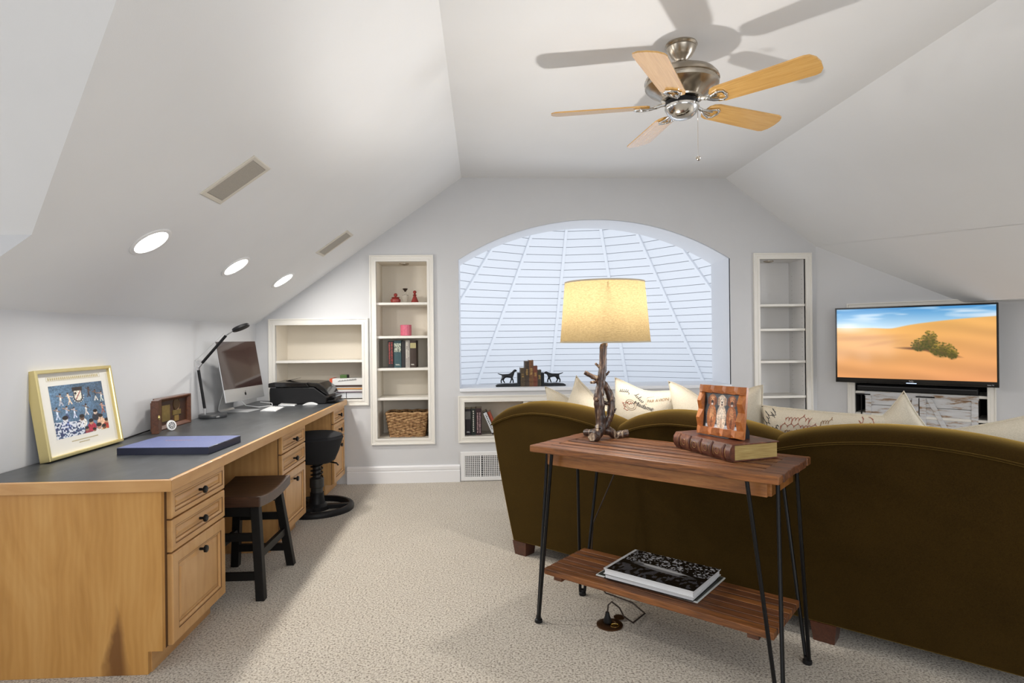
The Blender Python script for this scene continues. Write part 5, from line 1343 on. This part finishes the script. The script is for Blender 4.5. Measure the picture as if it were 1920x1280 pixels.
sky = np.clip(Y/.27, 0, 1)[..., None]; skyc = (np.array([70, 146, 205])*(1-sky)+np.array([196, 226, 246])*sky)/255
cl = P.noise(5, 22)*.6+P.noise(11, 40)*.4
hor = .262+.016*np.sin(X*5.2+.6)-np.clip(X-.38, 0, 1)*.165+.02*np.exp(-((X-.37)/.09)**2)
P.a = skyc+np.clip((cl-.52)*2.6, 0, 1)[..., None]*(np.array([236, 243, 250])/255-skyc)*.75
sm = 1/(1+np.exp(-(Y-hor)*400)); d = np.clip((Y-hor)/.8, 0, 1)
sand = np.array([238, 178, 98])[None, None]*(1-d[..., None])+np.array([226, 155, 100])[None, None]*d[..., None]
sand = sand*(1+.05*(P.noise(4, 9)-.5)+.035*np.sin((Y*1.6-X*.35)*16+2.4*P.noise(4, 4)))[..., None]
P.a = P.a*(1-sm[..., None])+np.clip(sand/255, 0, 1)*sm[..., None]
P.ell(.20, .42, .22, .03, (196, 128, 76), .35, 1.2, R(-6)); P.ell(.30, .50, .12, .02, (200, 130, 78), .3, 1.2, R(-20)); P.ell(.08, .27, .10, .06, (250, 250, 248), .55, 1.5)
P.ell(.56, .575, .13, .018, (96, 62, 40), .8, .8, R(5)); P.ell(.68, .63, .11, .02, (84, 54, 36), .8, .8, R(24))
rb = random.Random(4)
for (bx_, by_, rx_, ry_, n_) in ((.555, .52, .055, .085, 90), (.615, .46, .05, .13, 130), (.69, .585, .075, .10, 150), (.75, .635, .035, .07, 60)):
    P.ell(bx_, by_+.02, rx_*.8, ry_*.75, (88, 78, 38), .85, .6)
    for _ in range(n_):
        a = rb.uniform(0, 6.28); q = math.sqrt(rb.random()); x_, y_ = bx_+rx_*q*math.cos(a), by_+ry_*q*math.sin(a); lt = rb.random()*(1 - (y_-by_+ry_)/(2*ry_))
        P.ell(x_, y_, .0055, .009, (70+130*lt, 72+90*lt, 28+40*lt), .9, .5)
print_obj('screen', P, lambda u, v: (-TW+.013+(2*TW-.026)*u, -.0030, -TH+.042+(2*TH-.056)*v), print_mat('screen_image', .12, emit=.80), tv)
text('logo', 'TCL', .020, plain('logo_silver', (.7, .7, .72), .3, .5), bz, (0, -.0065, -TH+.024), (R(90), 0, 0))
text('logo', 'Roku TV', .011, plain('logo_white', (.8, .8, .82), .3), bz, (TW-.05, -.0065, -TH+.016), (R(90), 0, 0))
se = NT('standby_led'); se.base((.4, .6, 1)); se.b.inputs['Emission Color'].default_value = (.45, .65, 1, 1); se.b.inputs['Emission Strength'].default_value = 2.0
box('status_light', (-.035, .035, -.0062, -.005, -TH+.008, -TH+.012), se.m, bz)
m = MB().box(-.10, .10, .030, .055, -.10, .10); m.box(-.03, .03, .05, .45, -.03, .03); obj('wall_arm', m, M['black'], tv)
sb = dplace(thing('soundbar', 'long slim black soundbar under the television', 'soundbar'), .752, -.045, .775)
m = MB(); m.box(-.43, .43, -.045, .045, .002, .058); obj('body', m, M['blackp'], sb, bevel=.012)
box('trim_strip', (-.42, .42, -.0465, -.0445, .040, .046), plain('grey_strip', (.10, .10, .105), .3), sb)
for s in (-1, 1): box('foot', (s*.36-.02, s*.36+.02, -.03, .03, 0, .004), M['blackp'], sb)
# sliding barn-door media cabinet standing in front of the niche opening
bc = dplace(thing('barn_door_cabinet', 'whitewashed barn-door media cabinet with diagonal braces under the television', 'cabinet'), .785, -.23, 0)
def wash(name, seed):
    t = NT(name); t.set(Roughness=.7)
    v = t.n('ShaderNodeTexCoord'); mp_ = t.n('ShaderNodeMapping'); t.l(v.outputs['Object'], mp_.inputs[0]); mp_.inputs['Scale'].default_value = (2.2, 12, 15); mp_.inputs['Location'].default_value = (seed*2.3, seed, seed*.7)
    a = t.noise(mp_.outputs[0], 3.2, 4, .65, .4)
    t.base(t.ramp(a, [(.30, (.22, .125, .065)), (.40, (.40, .30, .22)), (.46, (.60, .60, .61)), (.70, (.68, .69, .71))])); t.bump(a, .25, .003)
    return t.m
WS = [wash('whitewash_%d' % i, i+1) for i in range(4)]
# carcass recessed in the niche, doors flush with the opening
box('carcass', (-.385, .385, -.195, .14, .105, .752), plain('weathered_wood', (.30, .26, .22), .8), bc)
for sd in (0, 1):
    x0, x1 = (-.395, -.004) if sd == 0 else (.004, .395)
    for k in range(7):
        zz = .115+.0905*k
        box('plank', (x0+.002, x1-.002, -.215, -.198, zz+.002, min(zz+.0885, .75)), WS[(k+sd) % 4], bc, bevel=.002)
    for (a, b) in ((x0, x0+.045), (x1-.045, x1)): box('stile', (a, b, -.228, -.215, .115, .735), WS[(sd*2+1) % 4], bc, bevel=.002)
    m = MB(); zt_, zb_ = .715, .16
    if sd == 1: pts = [(x0+.045, zt_+.02), (x0+.085, zt_+.02), (x1-.045, zb_), (x1-.085, zb_)]
    else: pts = [(x1-.085, zt_+.02), (x1-.045, zt_+.02), (x0+.085, zb_), (x0+.045, zb_)]
    m.prism(pts, -.227, -.2155, 'y'); obj('brace', m, WS[2], bc, bevel=.002)
box('top_rail', (-.400, .400, -.229, -.214, .735, .772), WS[1], bc, bevel=.002)
for (a, b) in ((-.46, -.355), (-.02, .11)): box('track', (a, b, -.238, -.230, .742, .752), M['black'], bc)
box('hanger', (-.428, -.418, -.240, -.231, .45, .748), M['black'], bc)
